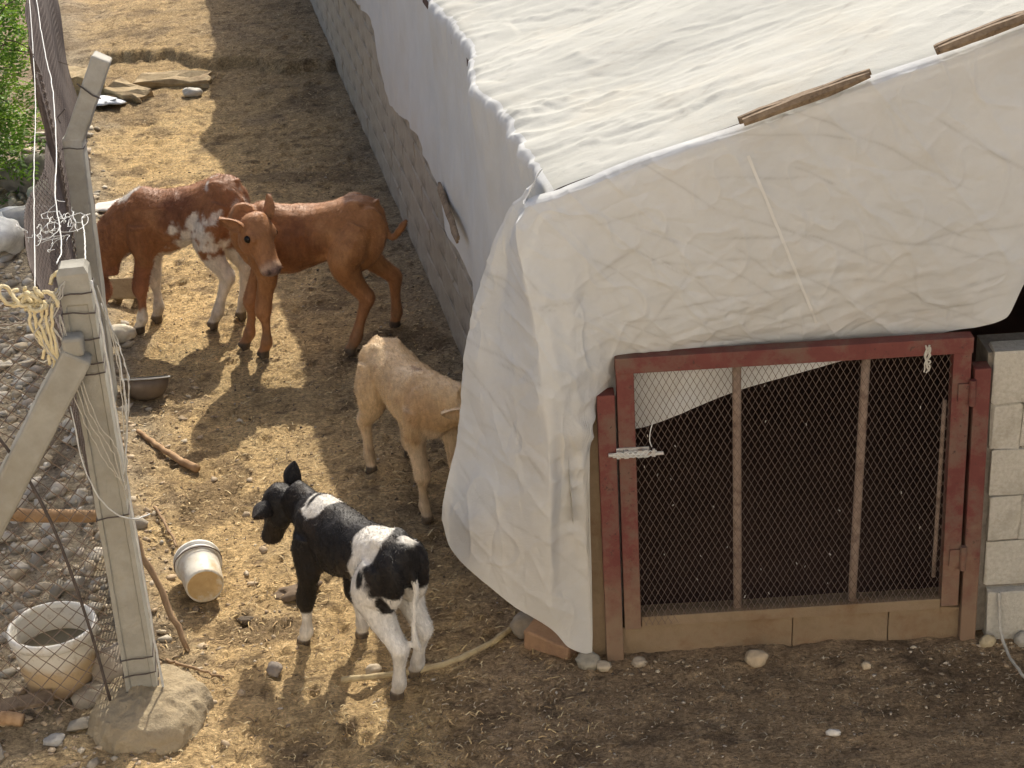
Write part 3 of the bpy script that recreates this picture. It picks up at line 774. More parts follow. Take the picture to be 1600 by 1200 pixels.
# hinges, bolt, strings
for zc in (1.05, .36):
    b = MB(); b.tube([(1.655, 5.905, zc - .05), (1.655, 5.905, zc + .05)], .013, 10); b.box((1.63, 5.912, zc), (.05, .008, .07)); gp(b, "hinge", 'redpaint')
b = MB(); b.tube([(.335, 5.900, .889), (.535, 5.900, .885)], .0075, 8)
for bx in (.372, .40, .45, .47): b.box((bx, 5.908, .888), (.016, .026, .030))
b.box((.42, 5.914, .888), (.13, .006, .040)); b.box((.50, 5.892, .893), (.010, .010, .030)); gp(b, "bolt", 'steel')
b = MB()
for q in range(3):
    b.tube([(.350 + .16 * t, 5.893 - .004 * math.sin(t * 14 + q * 2), .890 + .011 * math.sin(t * 19 + q * 2.1)) for t in np.linspace(0, 1, 22)], .0022, 5)
gp(b, "wire_latch", 'whitewire')
b = MB(); b.tube(spline([(.495, 5.925, .90), (.488, 5.922, .93), (.492, 5.92, .97), (.505, 5.925, 1.01)], 12), .0022, 5); gp(b, "string", 'whitewire')
b = MB()
for q in range(5):
    a0 = random.uniform(0, 6)
    b.tube(spline([(1.487 + random.uniform(-.012, .012), 5.905, 1.245 - .02 * t + random.uniform(-.006, .006)) for t in range(6)], 20), .003, 5)
gp(b, "string_knot", 'string')

# ------------------------------------------------------------------ calves
def loft(V, F, rings, n=20):
    """rings: (centre, side vec, up vec, half width, half height up, half height down)"""
    b0 = len(V)
    for (c_, s_, u_, hw, hu, hd) in rings:
        for q in range(n):
            a = 2 * math.pi * q / n
            ca, sa = math.cos(a), math.sin(a)
            V.append(np.array(c_) + np.array(s_) * hw * ca + np.array(u_) * (hu if sa > 0 else hd) * sa)
    m = len(rings)
    for i in range(m - 1):
        for q in range(n):
            F.append((b0 + i * n + q, b0 + i * n + (q + 1) % n, b0 + (i + 1) * n + (q + 1) % n, b0 + (i + 1) * n + q))
    F.append(tuple(b0 + q for q in range(n))[::-1]); F.append(tuple(b0 + (m - 1) * n + q for q in range(n)))
def tube_rings(P, R, flat=None, up=(0, 1, 0), n_out=None):
    P = np.array(P, float); R = np.array(R, float)
    if n_out:
        Q = spline(np.column_stack([P, R]), n_out); P = Q[:, :3]; R = Q[:, 3]
    rings = []
    for i in range(len(P)):
        t = P[min(i + 1, len(P) - 1)] - P[max(i - 1, 0)]; t /= np.linalg.norm(t) + 1e-9
        s_ = np.array(up, float); s_ -= t * s_.dot(t); s_ /= np.linalg.norm(s_) + 1e-9
        u_ = np.cross(t, s_)
        f = 1.0 if flat is None else flat
        rings.append((P[i], s_, u_, R[i] * f, R[i], R[i]))
    return rings
def ellipsoid_rings(c_, ax, r, n=9):
    """c centre, ax 3x3 rows (long, side, up), r (3)"""
    out = []
    for t in np.linspace(-.985, .985, n):
        w = math.sqrt(1 - t * t)
        out.append((np.array(c_) + np.array(ax[0]) * r[0] * t, ax[1], ax[2], r[1] * w, r[2] * w, r[2] * w))
    return out
I3 = np.eye(3)

def make_calf(label, loc, heading, sx, sz, feet, poll, muzzle, head_up, neck_mid, tail, paint, head_s=1.0, ear_dirs=None, bony=.5, leg_k=1.3, neck_k=1.3, fur_len=.016, nfur=26000, seed=1, girth=1.0, rump_up=0.0, depth=1.0):
    """heading: world angle of the forward axis; feet etc. in world coordinates"""
    ch, sh = math.cos(heading), math.sin(heading)
    def loc_of(p):
        p = np.array(p, float) - np.array(loc, float)
        return np.array([p[0] * ch + p[1] * sh, -p[0] * sh + p[1] * ch, p[2]])
    def dir_of(d):
        return np.array([d[0] * ch + d[1] * sh, -d[0] * sh + d[1] * ch, d[2]])
    S = np.array([sx, sz, sz])
    V, F = [], []
    def A(p): return np.array(p, float) * S
    # trunk
    st = [(-.415,.70,.035,.045,.05),(-.395,.70,.075,.090,.10),(-.345,.70,.110,.122,.15),(-.26,.685,.132,.150,.16),(-.16,.67,.130,.148,.15),(-.06,.655,.138,.150,.165),(.05,.65,.148,.158,.195),(.15,.65,.146,.172,.205),(.235,.655,.128,.188,.195),(.30,.655,.108,.165,.175),(.355,.65,.082,.115,.13),(.39,.65,.045,.06,.07)]
    P = np.array(st); Q = spline(P, 30)
    rings = []
    for r in Q:
        lift = rump_up * np.clip((.1 - r[0]) / .45, 0, 1)
        rings.append((A((r[0], 0, r[1] + lift)), (0, 1, 0), (0, 0, 1), r[2] * sz * girth, r[3] * sz, r[4] * sz * depth))
    loft(V, F, rings, 26)
    # spine ridge, hip bones, shoulders, haunches
    for s_ in (-1, 1):
        loft(V, F, ellipsoid_rings(A((-.265, s_ * .062, .795 + rump_up * .8)), I3, np.array([.055, .030, .030 + .01 * bony]) * sz), 12)
        ax = np.array([[.25, 0, .97], [0, 1, 0], [-.97, 0, .25]])
        loft(V, F, ellipsoid_rings(A((.245, s_ * .082, .625)), ax, np.array([.175, .052, .095]) * sz), 16)
        ax = np.array([[-.35, 0, .94], [0, 1, 0], [-.94, 0, -.35]])
        loft(V, F, ellipsoid_rings(A((-.295, s_ * .075, .62 + rump_up * .6)), ax, np.array([.185, .068, .122]) * sz), 16)
    loft(V, F, ellipsoid_rings(A((-.34, 0, .745 + rump_up)), I3, np.array([.06, .05, .05]) * sz), 12)
    # legs
    fl = [loc_of(f) for f in feet]                      # FL FR HL HR
    front = [(.255, .085, .66, .070), (.245, .095, .55, .066), (.225, .095, .46, .050), (.243, .09, .37, .0395), (.258, .088, .285, .0405), (.259, .088, .255, .0375), (.250, .088, .205, .0225), (.249, .088, .14, .0215), (.251, .088, .092, .0305), (.262, .088, .058, .0255), (.272, .088, .036, .0300), (.280, .088, .003, .0375)]
    hind = [(-.285, .070, .70, .085), (-.245, .095, .59, .098), (-.225, .105, .51, .078), (-.275, .10, .42, .055), (-.340, .094, .345, .0405), (-.368, .092, .312, .0405), (-.358, .09, .26, .0300), (-.340, .088, .18, .0240), (-.328, .088, .11, .0300), (-.322, .088, .088, .0310), (-.308, .088, .055, .0260), (-.298, .088, .034, .0300), (-.290, .088, .003, .0375)]
    for q, f in enumerate(fl):
        base = front if q < 2 else hind
        sgn_ = 1 if q % 2 == 0 else -1
        top = base[0][2]
        foot0 = A((base[-1][0] - .012, sgn_ * base[-1][1], 0))
        off = np.array([f[0] - foot0[0], f[1] - foot0[1]])
        pts, rad = [], []
        for (px, py_, pz, pr_) in base:
            a = A((px, sgn_ * py_, pz + (rump_up * np.clip((pz - .3) / .4, 0, 1) if q > 1 else 0)))
            w = (1 - pz / top) ** .9
            a[:2] += off * w
            pts.append(a); rad.append(pr_ * sz * (1 + (leg_k - 1) * float(np.interp(pz, [.0, .04, .08, .35, .55, .7], [.35, .5, .85, 1.0, .5, .3]))))
        rg = tube_rings(pts, rad, up=(0, 1, 0), n_out=34)
        # flat sole
        c_, s_, u_, hw, hu, hd = rg[-1]
        rg[-1] = (np.array([c_[0], c_[1], -.004]), np.array([0, 1., 0]), np.array([-1., 0, 0]), hw, hu, hd)
        loft(V, F, rg, 16)
    # neck and head
    pl_, mz = loc_of(poll), loc_of(muzzle)
    hd_ = mz - pl_; hl = np.linalg.norm(hd_); hd_ /= hl
    hu_ = dir_of(head_up); hu_ -= hd_ * hu_.dot(hd_); hu_ /= np.linalg.norm(hu_)
    hs_ = np.cross(hu_, hd_)
    k = .285 * head_s * sz
    base0 = A((.20, 0, .685)); nm = loc_of(neck_mid)
    npnt = spline([base0, A((.27, 0, .675)) * .75 + nm * .25, nm, pl_ - hd_ * .01 - hu_ * .045 * sz], 14)
    nr = np.interp(np.linspace(0, 1, 14), [0, .3, .65, 1], [.150, .118, .088, .066]) * sz * np.interp(np.linspace(0, 1, 14), [0, .4, 1], [1.0, neck_k, neck_k])
    rg = []
    for i in range(14):
        t = npnt[min(i + 1, 13)] - npnt[max(i - 1, 0)]; t /= np.linalg.norm(t)
        s_ = np.array([0, 1., 0]) * (1 - i / 13) + hs_ * (i / 13); s_ -= t * s_.dot(t); s_ /= np.linalg.norm(s_)
        u_ = np.cross(t, s_)
        rg.append((npnt[i], s_, u_, nr[i] * .74, nr[i], nr[i]))
    loft(V, F, rg, 20)
    hp = [(-.06,.0,.10,.09,.10),(.02,.0,.205,.175,.21),(.14,-.01,.25,.215,.255),(.27,-.02,.262,.215,.27),(.38,-.035,.248,.200,.255),(.50,-.06,.205,.170,.215),(.64,-.085,.172,.140,.180),(.78,-.10,.164,.125,.155),(.88,-.105,.175,.125,.150),(.95,-.108,.160,.108,.125),(.99,-.110,.120,.080,.092),(1.02,-.112,.05,.035,.04)]
    Q = spline(hp, 26)
    loft(V, F, [(pl_ + hd_ * r[0] * hl + hu_ * r[1] * hl, hs_, hu_, r[2] * k, r[3] * k, r[4] * k) for r in Q], 22)
    for s_ in (-1, 1):   # brow, cheek
        loft(V, F, ellipsoid_rings(pl_ + hd_ * .33 * hl + hs_ * s_ * .19 * k + hu_ * .06 * k, np.array([hd_, hs_, hu_]), np.array([.13, .075, .085]) * k), 12)
        loft(V, F, ellipsoid_rings(pl_ + hd_ * .34 * hl + hs_ * s_ * .13 * k - hu_ * .16 * k, np.array([hd_, hs_, hu_]), np.array([.20, .10, .15]) * k), 12)
    # tail
    tp = [A((-.375, 0, .80 + rump_up))] + [loc_of(t) for t in tail]
    tr = np.interp(np.linspace(0, 1, 18), [0, .12, .6, .8, .93, 1], [.030, .021, .013, .020, .019, .006]) * sz
    tq = spline(tp, 18)
    loft(V, F, tube_rings(tq, tr, up=(0, 1, 0)), 10)
    me0 = mesh("calf_raw", V, F)
    tmp = bpy.data.objects.new("calf_raw", me0); COL.objects.link(tmp)
    bm = bmesh.new(); bm.from_mesh(me0); bmesh.ops.recalc_face_normals(bm, faces=list(bm.faces)); bm.to_mesh(me0); bm.free()
    md = tmp.modifiers.new("r", 'REMESH'); md.mode = 'VOXEL'; md.voxel_size = .0078
    md = tmp.modifiers.new("s", 'SMOOTH'); md.factor = .5; md.iterations = 5
    dg = bpy.context.evaluated_depsgraph_get()
    me = bpy.data.meshes.new_from_object(tmp.evaluated_get(dg))
    bpy.data.objects.remove(tmp)
    co = np.empty(len(me.vertices) * 3, np.float32); me.vertices.foreach_get("co", co); co = co.reshape(-1, 3).astype(float)
    nrm = np.empty(len(me.vertices) * 3, np.float32); me.vertices.foreach_get("normal", nrm); nrm = nrm.reshape(-1, 3)
    # muscles, ribs and ruffled coat
    ribs = .0035 * bony * np.sin(co[:, 0] / sx * 120) * np.exp(-((co[:, 0] / sx - .03) / .11) ** 2) * np.exp(-((co[:, 2] / sz - .64) / .09) ** 2)
    dsp = .005 * fbm(co[:, 0] * 9, co[:, 1] * 9, co[:, 2] * 9 + seed, 3) * sstep(.28 * sz, .5 * sz, co[:, 2]) + ribs
    co = co + nrm * dsp[:, None]
    # nostrils, mouth line and eye sockets pressed in
    loc_h = (co - pl_); hx = loc_h @ hd_ / hl; hy = loc_h @ hs_ / k; hz = loc_h @ hu_ / k
    eyes = []
    for s_ in (-1, 1):
        d2 = ((hx - .36) / .055) ** 2 + ((hy - s_ * .235) / .09) ** 2 + ((hz - .03) / .06) ** 2
        co -= nrm * (.010 * sz * np.exp(-d2))[:, None]
        d2 = ((hx - .965) / .025) ** 2 + ((hy - s_ * .085) / .035) ** 2 + ((hz + .045) / .05) ** 2
        co -= nrm * (.009 * sz * np.exp(-d2))[:, None]
    ml = np.exp(-((hz + .185 - (hx - .8) * .1) / .018) ** 2) * sstep(.66, .75, hx)
    inhead = (hx > .12) & (hx < 1.05) & (np.abs(hy) < .32) & (np.abs(hz) < .4)
    co -= nrm * (.004 * sz * ml * inhead)[:, None]
    me.vertices.foreach_set("co", co.astype(np.float32).ravel())
    nb = len(co)
    # ears: cupped leaves on the same mesh
    bm = bmesh.new(); bm.from_mesh(me)
    earcol = []
    ear_dirs = ear_dirs or [None, None]
    for s_, ed in ((1, ear_dirs[0]), (-1, ear_dirs[1])):
        e0 = pl_ + hd_ * .10 * hl + hs_ * s_ * .175 * k + hu_ * .03 * k
        el = dir_of(ed) if ed is not None else hs_ * s_ * .85 - hd_ * .35 + hu_ * .15
        el = el / np.linalg.norm(el)
        ew = hu_ - el * hu_.dot(el)
        if np.linalg.norm(ew) < .3: ew = -hd_ - el * (-hd_).dot(el)
        ew /= np.linalg.norm(ew)
        en = np.cross(el, ew)                      # concave side looks along +-en, turned to the face
        if en.dot(hd_) < 0: en = -en
        nl, nw = 13, 9; grids = []
        for side in (1, -1):
            gv = []
            for i in range(nl):
                t = i / (nl - 1)
                wd_ = .15 * k * (math.sin(math.pi * (t * .86 + .10)) ** .75) * (1 - .45 * t * t) * (1 if t < .97 else .25)
                for j in range(nw):
                    w = (j / (nw - 1) - .5) * 2
                    c_ = e0 + el * (.37 * k * t) + ew * (wd_ * w + .03 * k * t * t)
                    cup = (.105 * k * w * w * (1 - .55 * t)) + .03 * k * t
                    c_ = c_ + en * (cup + side * .0035 * (1 - w * w * .9))
                    gv.append((bm.verts.new(c_), t, abs(w), side))
            grids.append(gv)
            for i in range(nl - 1):
                for j in range(nw - 1):
                    f = [gv[i * nw + j][0], gv[(i + 1) * nw + j][0], gv[(i + 1) * nw + j + 1][0], gv[i * nw + j + 1][0]]
                    bm.faces.new(f if side < 0 else f[::-1])
            earcol += [(t, w, side) for (_, t, w, side) in gv]
    bm.verts.index_update()
    bm.to_mesh(me); bm.free()
    me.name = "calf"
    nv = len(me.vertices)
    allco = np.empty(nv * 3, np.float32); me.vertices.foreach_get("co", allco); allco = allco.reshape(-1, 3).astype(float)
    un = allco / S
    Hc = np.stack([(allco - pl_) @ hd_ / hl, (allco - pl_) @ hs_ / k, (allco - pl_) @ hu_ / k], 1)
    Cc = paint(un, Hc, seed)
    # hooves and nose, shared by all
    hoof = sstep(.052, .040, un[:, 2] + .004 * pn(allco[:, 0] * 30, allco[:, 1] * 30))
    Cc = blend(Cc, (.045,.035,.028), hoof)
    dirt = sstep(.26, .03, un[:, 2]) * (.35 + .45 * np.clip(fbm(allco[:, 0] * 14, allco[:, 1] * 14, allco[:, 2] * 14, 3), -.5, 1))
    Cc = blend(Cc, (.19,.135,.08), np.clip(dirt, 0, .8))
    for i, (t, w, side) in enumerate(earcol):
        base = Cc[nb + i].copy()
        if side > 0: base = base * .55 + np.array([.22, .13, .09]) * .45 * (1 if w < .75 else .3) + base * .2
        Cc[nb + i] = base
    set_col(me, Cc)
    body = link("calf", me, 'coat', None, True)
    body.location = loc; body.rotation_euler = (0, 0, heading)
    tag(body, label, "calf", "calves in the yard")
    for s_ in (-1, 1):
        e = MB(); n = 14
        c_ = pl_ + hd_ * .36 * hl + hs_ * s_ * .232 * k + hu_ * .03 * k
        M = Matrix.Translation(Vector(c_))
        prof = [(.058 * k * math.sin(a), .058 * k * math.cos(a)) for a in np.linspace(.01, math.pi - .01, 9)]
        e.lathe(prof, n, M); e.build("eye", 'eye', body, smooth=True)
    # coat hairs
    me.calc_loop_triangles()
    nt = len(me.loop_triangles); ti = np.empty(nt * 3, np.int32); me.loop_triangles.foreach_get("vertices", ti); ti = ti.reshape(-1, 3)
    a, b_, c_ = allco[ti[:, 0]], allco[ti[:, 1]], allco[ti[:, 2]]
    cn = np.cross(b_ - a, c_ - a); ar = np.linalg.norm(cn, axis=1); cn /= ar[:, None] + 1e-12
    rg_ = np.random.default_rng(seed)
    pk = rg_.choice(nt, nfur, p=ar / ar.sum())
    r1, r2 = np.sqrt(rg_.random(nfur)), rg_.random(nfur)
    bc = np.stack([1 - r1, r1 * (1 - r2), r1 * r2], 1)
    pos = a[pk] * bc[:, :1] + b_[pk] * bc[:, 1:2] + c_[pk] * bc[:, 2:]
    nn = cn[pk]
    flow = np.tile(np.array([-.75, 0, -.65]), (nfur, 1)) + .55 * rg_.normal(size=(nfur, 3))
    flow += .8 * np.stack([pn(pos[:, 0]*6, pos[:, 1]*6, pos[:, 2]*6), pn(pos[:, 0]*6+9, pos[:, 1]*6, pos[:, 2]*6), pn(pos[:, 0]*6, pos[:, 1]*6+9, pos[:, 2]*6)], 1)
    flow -= nn * (flow * nn).sum(1)[:, None]; flow /= np.linalg.norm(flow, axis=1)[:, None] + 1e-9
    ln = fur_len * (.5 + rg_.random(nfur)) * np.interp(pos[:, 2] / sz, [.04, .12, .4], [.25, .5, 1.0])
    tip = pos + flow * ln[:, None] + nn * (ln * (.15 + .45 * rg_.random(nfur)))[:, None]
    sd = np.cross(flow, nn) * .0014
    FV = np.stack([pos - sd - nn * .001, pos + sd - nn * .001, tip], 1).reshape(-1, 3)
    FC = Cc[ti[pk, 0]] * (.84 + .34 * rg_.random((nfur, 1)))
    fm = fast_mesh("fur", FV, np.arange(nfur * 3).reshape(-1, 3)); set_col(fm, np.repeat(FC, 3, 0))
    link("fur", fm, 'coat', body)
    tag(COL.objects[-1] if False else body.children[-1], kind='stuff')
    return body

def nz(u, s, o=0.0, oc=3): return fbm(u[:, 0] * s + o, u[:, 1] * s, u[:, 2] * s - o, oc)
def blob(u, c_, r, edge=.18, ns=9, amp=.35, o=0.0):
    d = np.sqrt((((u - np.array(c_)) / np.array(r)) ** 2).sum(1)) + amp * nz(u, ns, o)
    return sstep(1 + edge, 1 - edge, d)

def paint_black(u, Hc, sd):
    K_ = np.array([.011,.009,.008]); W = np.array([.62,.585,.52])
    C = np.tile(K_, (len(u), 1))
    C = blend(C, (.022,.016,.012), sstep(0, .6, nz(u, 5)))
    # left is +y. white shoulder band over the withers
    C = blend(C, W, blob(u, (.235, 0, .86), (.075, .20, .10), .06, 8, .15, 2))
    C = blend(C, K_, blob(u, (.265, .0, .85), (.018, .12, .10), .3, 8, .3, 5))
    # white saddle over loin running down the left flank to the thigh
    C = blend(C, W, blob(u, (-.205, .06, .79), (.095, .13, .14), .06, 7, .14, 3))
    C = blend(C, W, blob(u, (-.205, .11, .575), (.115, .12, .19), .06, 7, .14, 7))
    C = blend(C, W, blob(u, (-.20, .12, .40), (.11, .10, .12), .10, 7, .2, 9))
    C = blend(C, W, blob(u, (-.36, -.02, .82), (.035, .07, .05), .15, 8, .3, 4))
    C = blend(C, K_, blob(u, (-.255, .135, .655), (.030, .07, .058), .10, 8, .2, 6))
    C = blend(C, K_, blob(u, (-.365, .05, .715), (.075, .17, .125), .06, 6, .12, 8))
    # hind legs white, belly white
    wl = sstep(.60, .585, u[:, 2] + .02 * nz(u, 9, 1)) * (u[:, 0] < -.13)
    C = blend(C, W, wl)
    C = blend(C, K_, blob(u, (-.335, .10, .545), (.03, .07, .06), .10, 7, .2, 11))
    C = blend(C, W, blob(u, (-.10, 0, .47), (.16, .10, .035), .2, 8, .25, 12))
    # front socks
    C = blend(C, W, sstep(.235, .222, u[:, 2] + .02 * nz(u, 10, 2)) * (u[:, 0] > .0))
    C = blend(C, K_, sstep(.21, .225, u[:, 2]) * sstep(.34, .325, u[:, 2]) * (u[:, 0] > .0))
    # white tail switch
    C = blend(C, W, ((u[:, 0] < -.42) & (u[:, 2] < .66)).astype(float))
    C = blend(C, (.30,.25,.19), sstep(.93, .97, Hc[:, 0]) * (np.abs(Hc[:, 1]) < .2) * (np.abs(Hc[:, 2]) < .35) * .4)
    return C
def paint_beige(u, Hc, sd):
    C = np.tile(np.array([.53,.365,.195]), (len(u), 1))
    C = blend(C, (.62,.455,.27), sstep(-.1, .6, nz(u, 4, 3)) * .7)
    C = blend(C, (.42,.26,.13), blob(u, (.30, 0, .66), (.16, .2, .13), .4, 6, .3, 2) * .8)
    C = blend(C, (.60,.46,.30), sstep(.52, .42, u[:, 2]) * .8)
    C = blend(C, (.62,.50,.36), blob(u, (.33, 0, .50), (.1, .1, .08), .4, 6, .3, 3) * .7)
    C = blend(C, (.22,.12,.06), blob(u, (.12, 0, .83), (.10, .018, .05), .4, 8, .4, 5) * .7)
    C = blend(C, (.30,.15,.07), sstep(.4, .9, nz(u, 11, 8)) * .35)
    return C
def paint_brown(u, Hc, sd):
    C = np.tile(np.array([.31,.140,.054]), (len(u), 1))
    C = blend(C, (.43,.22,.098), sstep(-.1, .6, nz(u, 4, 3)) * .7)
    C = blend(C, (.36,.17,.08), sstep(.42, .30, u[:, 2]) * .55)
    C = blend(C, (.13,.040,.015), blob(u, (.06, .1, .62), (.13, .12, .14), .5, 7, .4, 4) * .75)
    C = blend(C, (.13,.045,.018), blob(u, (-.30, 0, .80), (.09, .08, .05), .4, 7, .4, 1) * .5)
    C = blend(C, (.40,.20,.10), blob(u, (-.40, .02, .60), (.06, .10, .16), .4, 7, .3, 6) * .7)
    C = blend(C, (.10,.035,.015), ((u[:, 0] < -.47) * sstep(.62, .70, u[:, 2])) * .6)
    inh = (np.abs(Hc[:, 1]) < .4) & (np.abs(Hc[:, 2]) < .45) & (Hc[:, 0] > -.1) & (Hc[:, 0] < 1.08)
    C = blend(C, (.36,.17,.075), sstep(.02, .3, Hc[:, 0]) * inh * .6)
    C = blend(C, (.50,.35,.24), sstep(.76, .92, Hc[:, 0]) * inh * .8)
    C = blend(C, (.26,.17,.14), sstep(.90, .96, Hc[:, 0]) * inh * sstep(-.22, -.14, Hc[:, 2]))
    C = blend(C, (.03,.015,.012), np.exp(-(((Hc[:, 0] - .985) / .03) ** 2 + ((np.abs(Hc[:, 1]) - .085) / .035) ** 2 + ((Hc[:, 2] + .06) / .05) ** 2)) * inh)
    C = blend(C, (.10,.04,.02), (np.exp(-(((Hc[:, 0] - .36) / .08) ** 2 + ((np.abs(Hc[:, 1]) - .25) / .10) ** 2 + ((Hc[:, 2] - .03) / .09) ** 2))) * inh * .6)
    return C
def paint_redwhite(u, Hc, sd):
    C = np.tile(np.array([.26,.110,.045]), (len(u), 1))
    C = blend(C, (.38,.185,.082), sstep(-.1, .6, nz(u, 4, 3)) * .6)
    W = np.array([.66,.60,.52])
    C = blend(C, (.10,.03,.014), blob(u, (-.02, .12, .70), (.13, .12, .14), .5, 7, .4, 4) * .6)
    C = blend(C, W, blob(u, (-.13, .12, .575), (.155, .11, .115), .25, 12, .95, 2))
    C = blend(C, W, blob(u, (-.06, .12, .52), (.12, .11, .06), .2, 10, .6, 12))
    C = blend(C, W, blob(u, (-.03, .0, .455), (.25, .13, .045), .2, 9, .4, 3))
    C = blend(C, W, blob(u, (.345, 0, .83), (.10, .06, .08), .15, 8, .3, 5))
    C = blend(C, W, blob(u, (-.215, .05, .815), (.028, .035, .05), .2, 9, .5, 6))
    C = blend(C, W, blob(u, (-.27, -.02, .85), (.05, .025, .03), .2, 9, .5, 8))
    hindw = sstep(.47, .43, u[:, 2] + .05 * nz(u, 9, 1)) * (u[:, 0] < .0)
    C = blend(C, W, hindw)
    C = blend(C, W, blob(u, (-.39, .03, .62), (.06, .12, .15), .2, 9, .5, 9))
    fr = (u[:, 0] > .0) & (u[:, 2] < .42)
    C = blend(C, (.27,.11,.055), fr.astype(float))
    C = blend(C, W, fr * (u[:, 1] < -.01) * .85)
    C = blend(C, W, sstep(.16, .13, u[:, 2] + .03 * nz(u, 12, 4)) * (u[:, 0] > .0))
    C = blend(C, W * .8, blob(u, (.36, .02, .46), (.05, .06, .07), .3, 8, .4, 7) * .7)
    return C

def wfeet(*p): return [(x_, y_, 0) for x_, y_ in p]
# black and white calf, seen from behind, walking away to the left
make_calf("black and white calf in the foreground, seen from behind", (-.625, 5.985, gz(-.62, 5.98) - .004), math.atan2(.354, -.296), .84, .80,
          wfeet((-.886, 6.150), (-.651, 6.175), (-.500, 5.745), (-.440, 5.885)),
          (-.925, 6.335, .600), (-1.025, 6.385, .370), (-.55, .35, .75), (-.825, 6.255, .545),
          [(-.395, 5.715, .49), (-.408, 5.700, .40), (-.415, 5.695, .30), (-.40, 5.70, .22)], paint_black, head_s=1.30, leg_k=1.24, neck_k=1.32, girth=.95, depth=.90,
          ear_dirs=[(-.45, -.75, -.25), (.35, .25, .85)], seed=11, fur_len=.012, rump_up=.02)
# beige calf facing the viewer, head hidden behind the flap
make_calf("beige calf standing half hidden behind the hanging tarp corner", (-.455, 7.335, gz(-.46, 7.33) - .004), math.atan2(-.54, .27), .86, .82,
          wfeet((-.24, 7.13), (-.411, 7.070), (-.507, 7.73), (-.683, 7.585)),
          (-.175, 6.935, .655), (-.02, 6.73, .47), (.2, -.3, .9), (-.26, 7.03, .60),
          [(-.64, 7.68, .60), (-.655, 7.70, .48), (-.655, 7.70, .36), (-.65, 7.70, .28)], paint_beige, head_s=1.25,
          ear_dirs=[(.8, .5, .2), (-.93, -.1, -.02)], seed=23, fur_len=.012, nfur=34000, girth=1.03, leg_k=1.18, neck_k=1.45)
# brown calf side on, looking round at the viewer
make_calf("plain brown calf turning its head towards the viewer", (-1.03, 9.11, gz(-1.03, 9.11) - .004), math.atan2(-.05, -1), .97, 1.02,
          wfeet((-1.324, 9.02), (-1.445, 9.15), (-.856, 8.99), (-.618, 9.33)),
          (-1.285, 8.87, .845), (-1.165, 8.72, .600), (.40, -.30, .85), (-1.345, 9.00, .765),
          [(-.64, 9.12, .75), (-.615, 9.10, .64), (-.585, 9.10, .60), (-.555, 9.10, .63), (-.50, 9.10, .70)], paint_brown, head_s=1.24,
          ear_dirs=[(.05, .45, .75), (-.88, -.05, .38)], seed=37, fur_len=.013, bony=.8, leg_k=1.14, girth=1.0)
tails = [(-1.435, 9.50, .70), (-1.43, 9.50, .58), (-1.435, 9.50, .46), (-1.44, 9.50, .38)]
tails[0] = (-1.415, 9.49, .70)
make_calf("brown and white patched calf grazing beside the fence post", (-1.76, 9.52, gz(-1.76, 9.52) - .004), math.atan2(-.01, -1), .84, .99,
          wfeet((-2.065, 9.455), (-1.985, 9.60), (-1.655, 9.455), (-1.505, 9.575)),
          (-2.27, 9.47, .36), (-2.33, 9.42, .10), (-.95, 0, .3), (-2.19, 9.49, .50),
          tails, paint_redwhite, head_s=1.2, leg_k=1.16, girth=1.06, ear_dirs=[(.1, -.8, -.3), (.1, .8, -.3)], seed=51, fur_len=.018, nfur=34000, rump_up=.05)

def roughen(o, length=.03, amp=.002, sc=18, amp2=.0):
    bm = bmesh.new(); bm.from_mesh(o.data)
    for _ in range(5):
        es = [e for e in bm.edges if e.calc_length() > length]
        if not es or len(bm.verts) > 14000: break
        bmesh.ops.subdivide_edges(bm, edges=es, cuts=1, use_grid_fill=True)
    bm.normal_update()
    co = np.array([v.co[:] for v in bm.verts])
    w = fbm(co[:, 0] * sc, co[:, 1] * sc, co[:, 2] * sc, 4) * amp - amp2 * np.clip(pn(co[:, 0] * 9 + 5, co[:, 1] * 9, co[:, 2] * 9) - .35, 0, 1)
    for v, q in zip(bm.verts, w): v.co += v.normal * float(q)
    bm.to_mesh(o.data); bm.free(); return o
# ------------------------------------------------------------------ fence posts
def cast_post(label, x, y, h, arm=None, tilt=(0, 0), rz=0.0):
    root = empty("concrete_post", (x, y, gz(x, y)), rz); tag(root, label, "post", "concrete fence posts")
    b = MB(); w0, w1 = .058, .052
    # recessed front face between two ribs
    def ring(z, w, ry=1.0):
        r = .014
        return [(-w, -w, z), (-w + .016, -w, z), (-w + .020, -w + r * .6, z), (w - .020, -w + r * .6, z), (w - .016, -w, z), (w, -w, z), (w, w, z), (-w, w, z)]
    zs = [-.05, .03, h * .25, h * .5, h * .75, h - .14, h - .13, h - .022, h]
    V = []; n = 8
    for i, z in enumerate(zs):
        w = w0 + (w1 - w0) * max(z, 0) / h
        rgv = ring(z, w if i < 8 else w - .012)
        if i >= 6: rgv = [(p[0], -w if q in (2, 3) and i < 8 else p[1], p[2]) for q, p in enumerate(rgv)]
        if i == 8: rgv = [(p[0], -(w - .012) if q in (2, 3) else p[1], p[2]) for q, p in enumerate(rgv)]
        V += rgv
    F = [(i * n + q, i * n + (q + 1) % n, (i + 1) * n + (q + 1) % n, (i + 1) * n + q) for i in range(len(zs) - 1) for q in range(n)]
    F.append(tuple((len(zs) - 1) * n + q for q in range(n)))
    b.add(V, F)
    sh = roughen(b.build("shaft", 'concrete', root), .035, .0025, 22, .012)
    return root
near = cast_post("tall near concrete fence post standing in a round footing", -1.46, 5.80, 1.79, rz=math.radians(7))
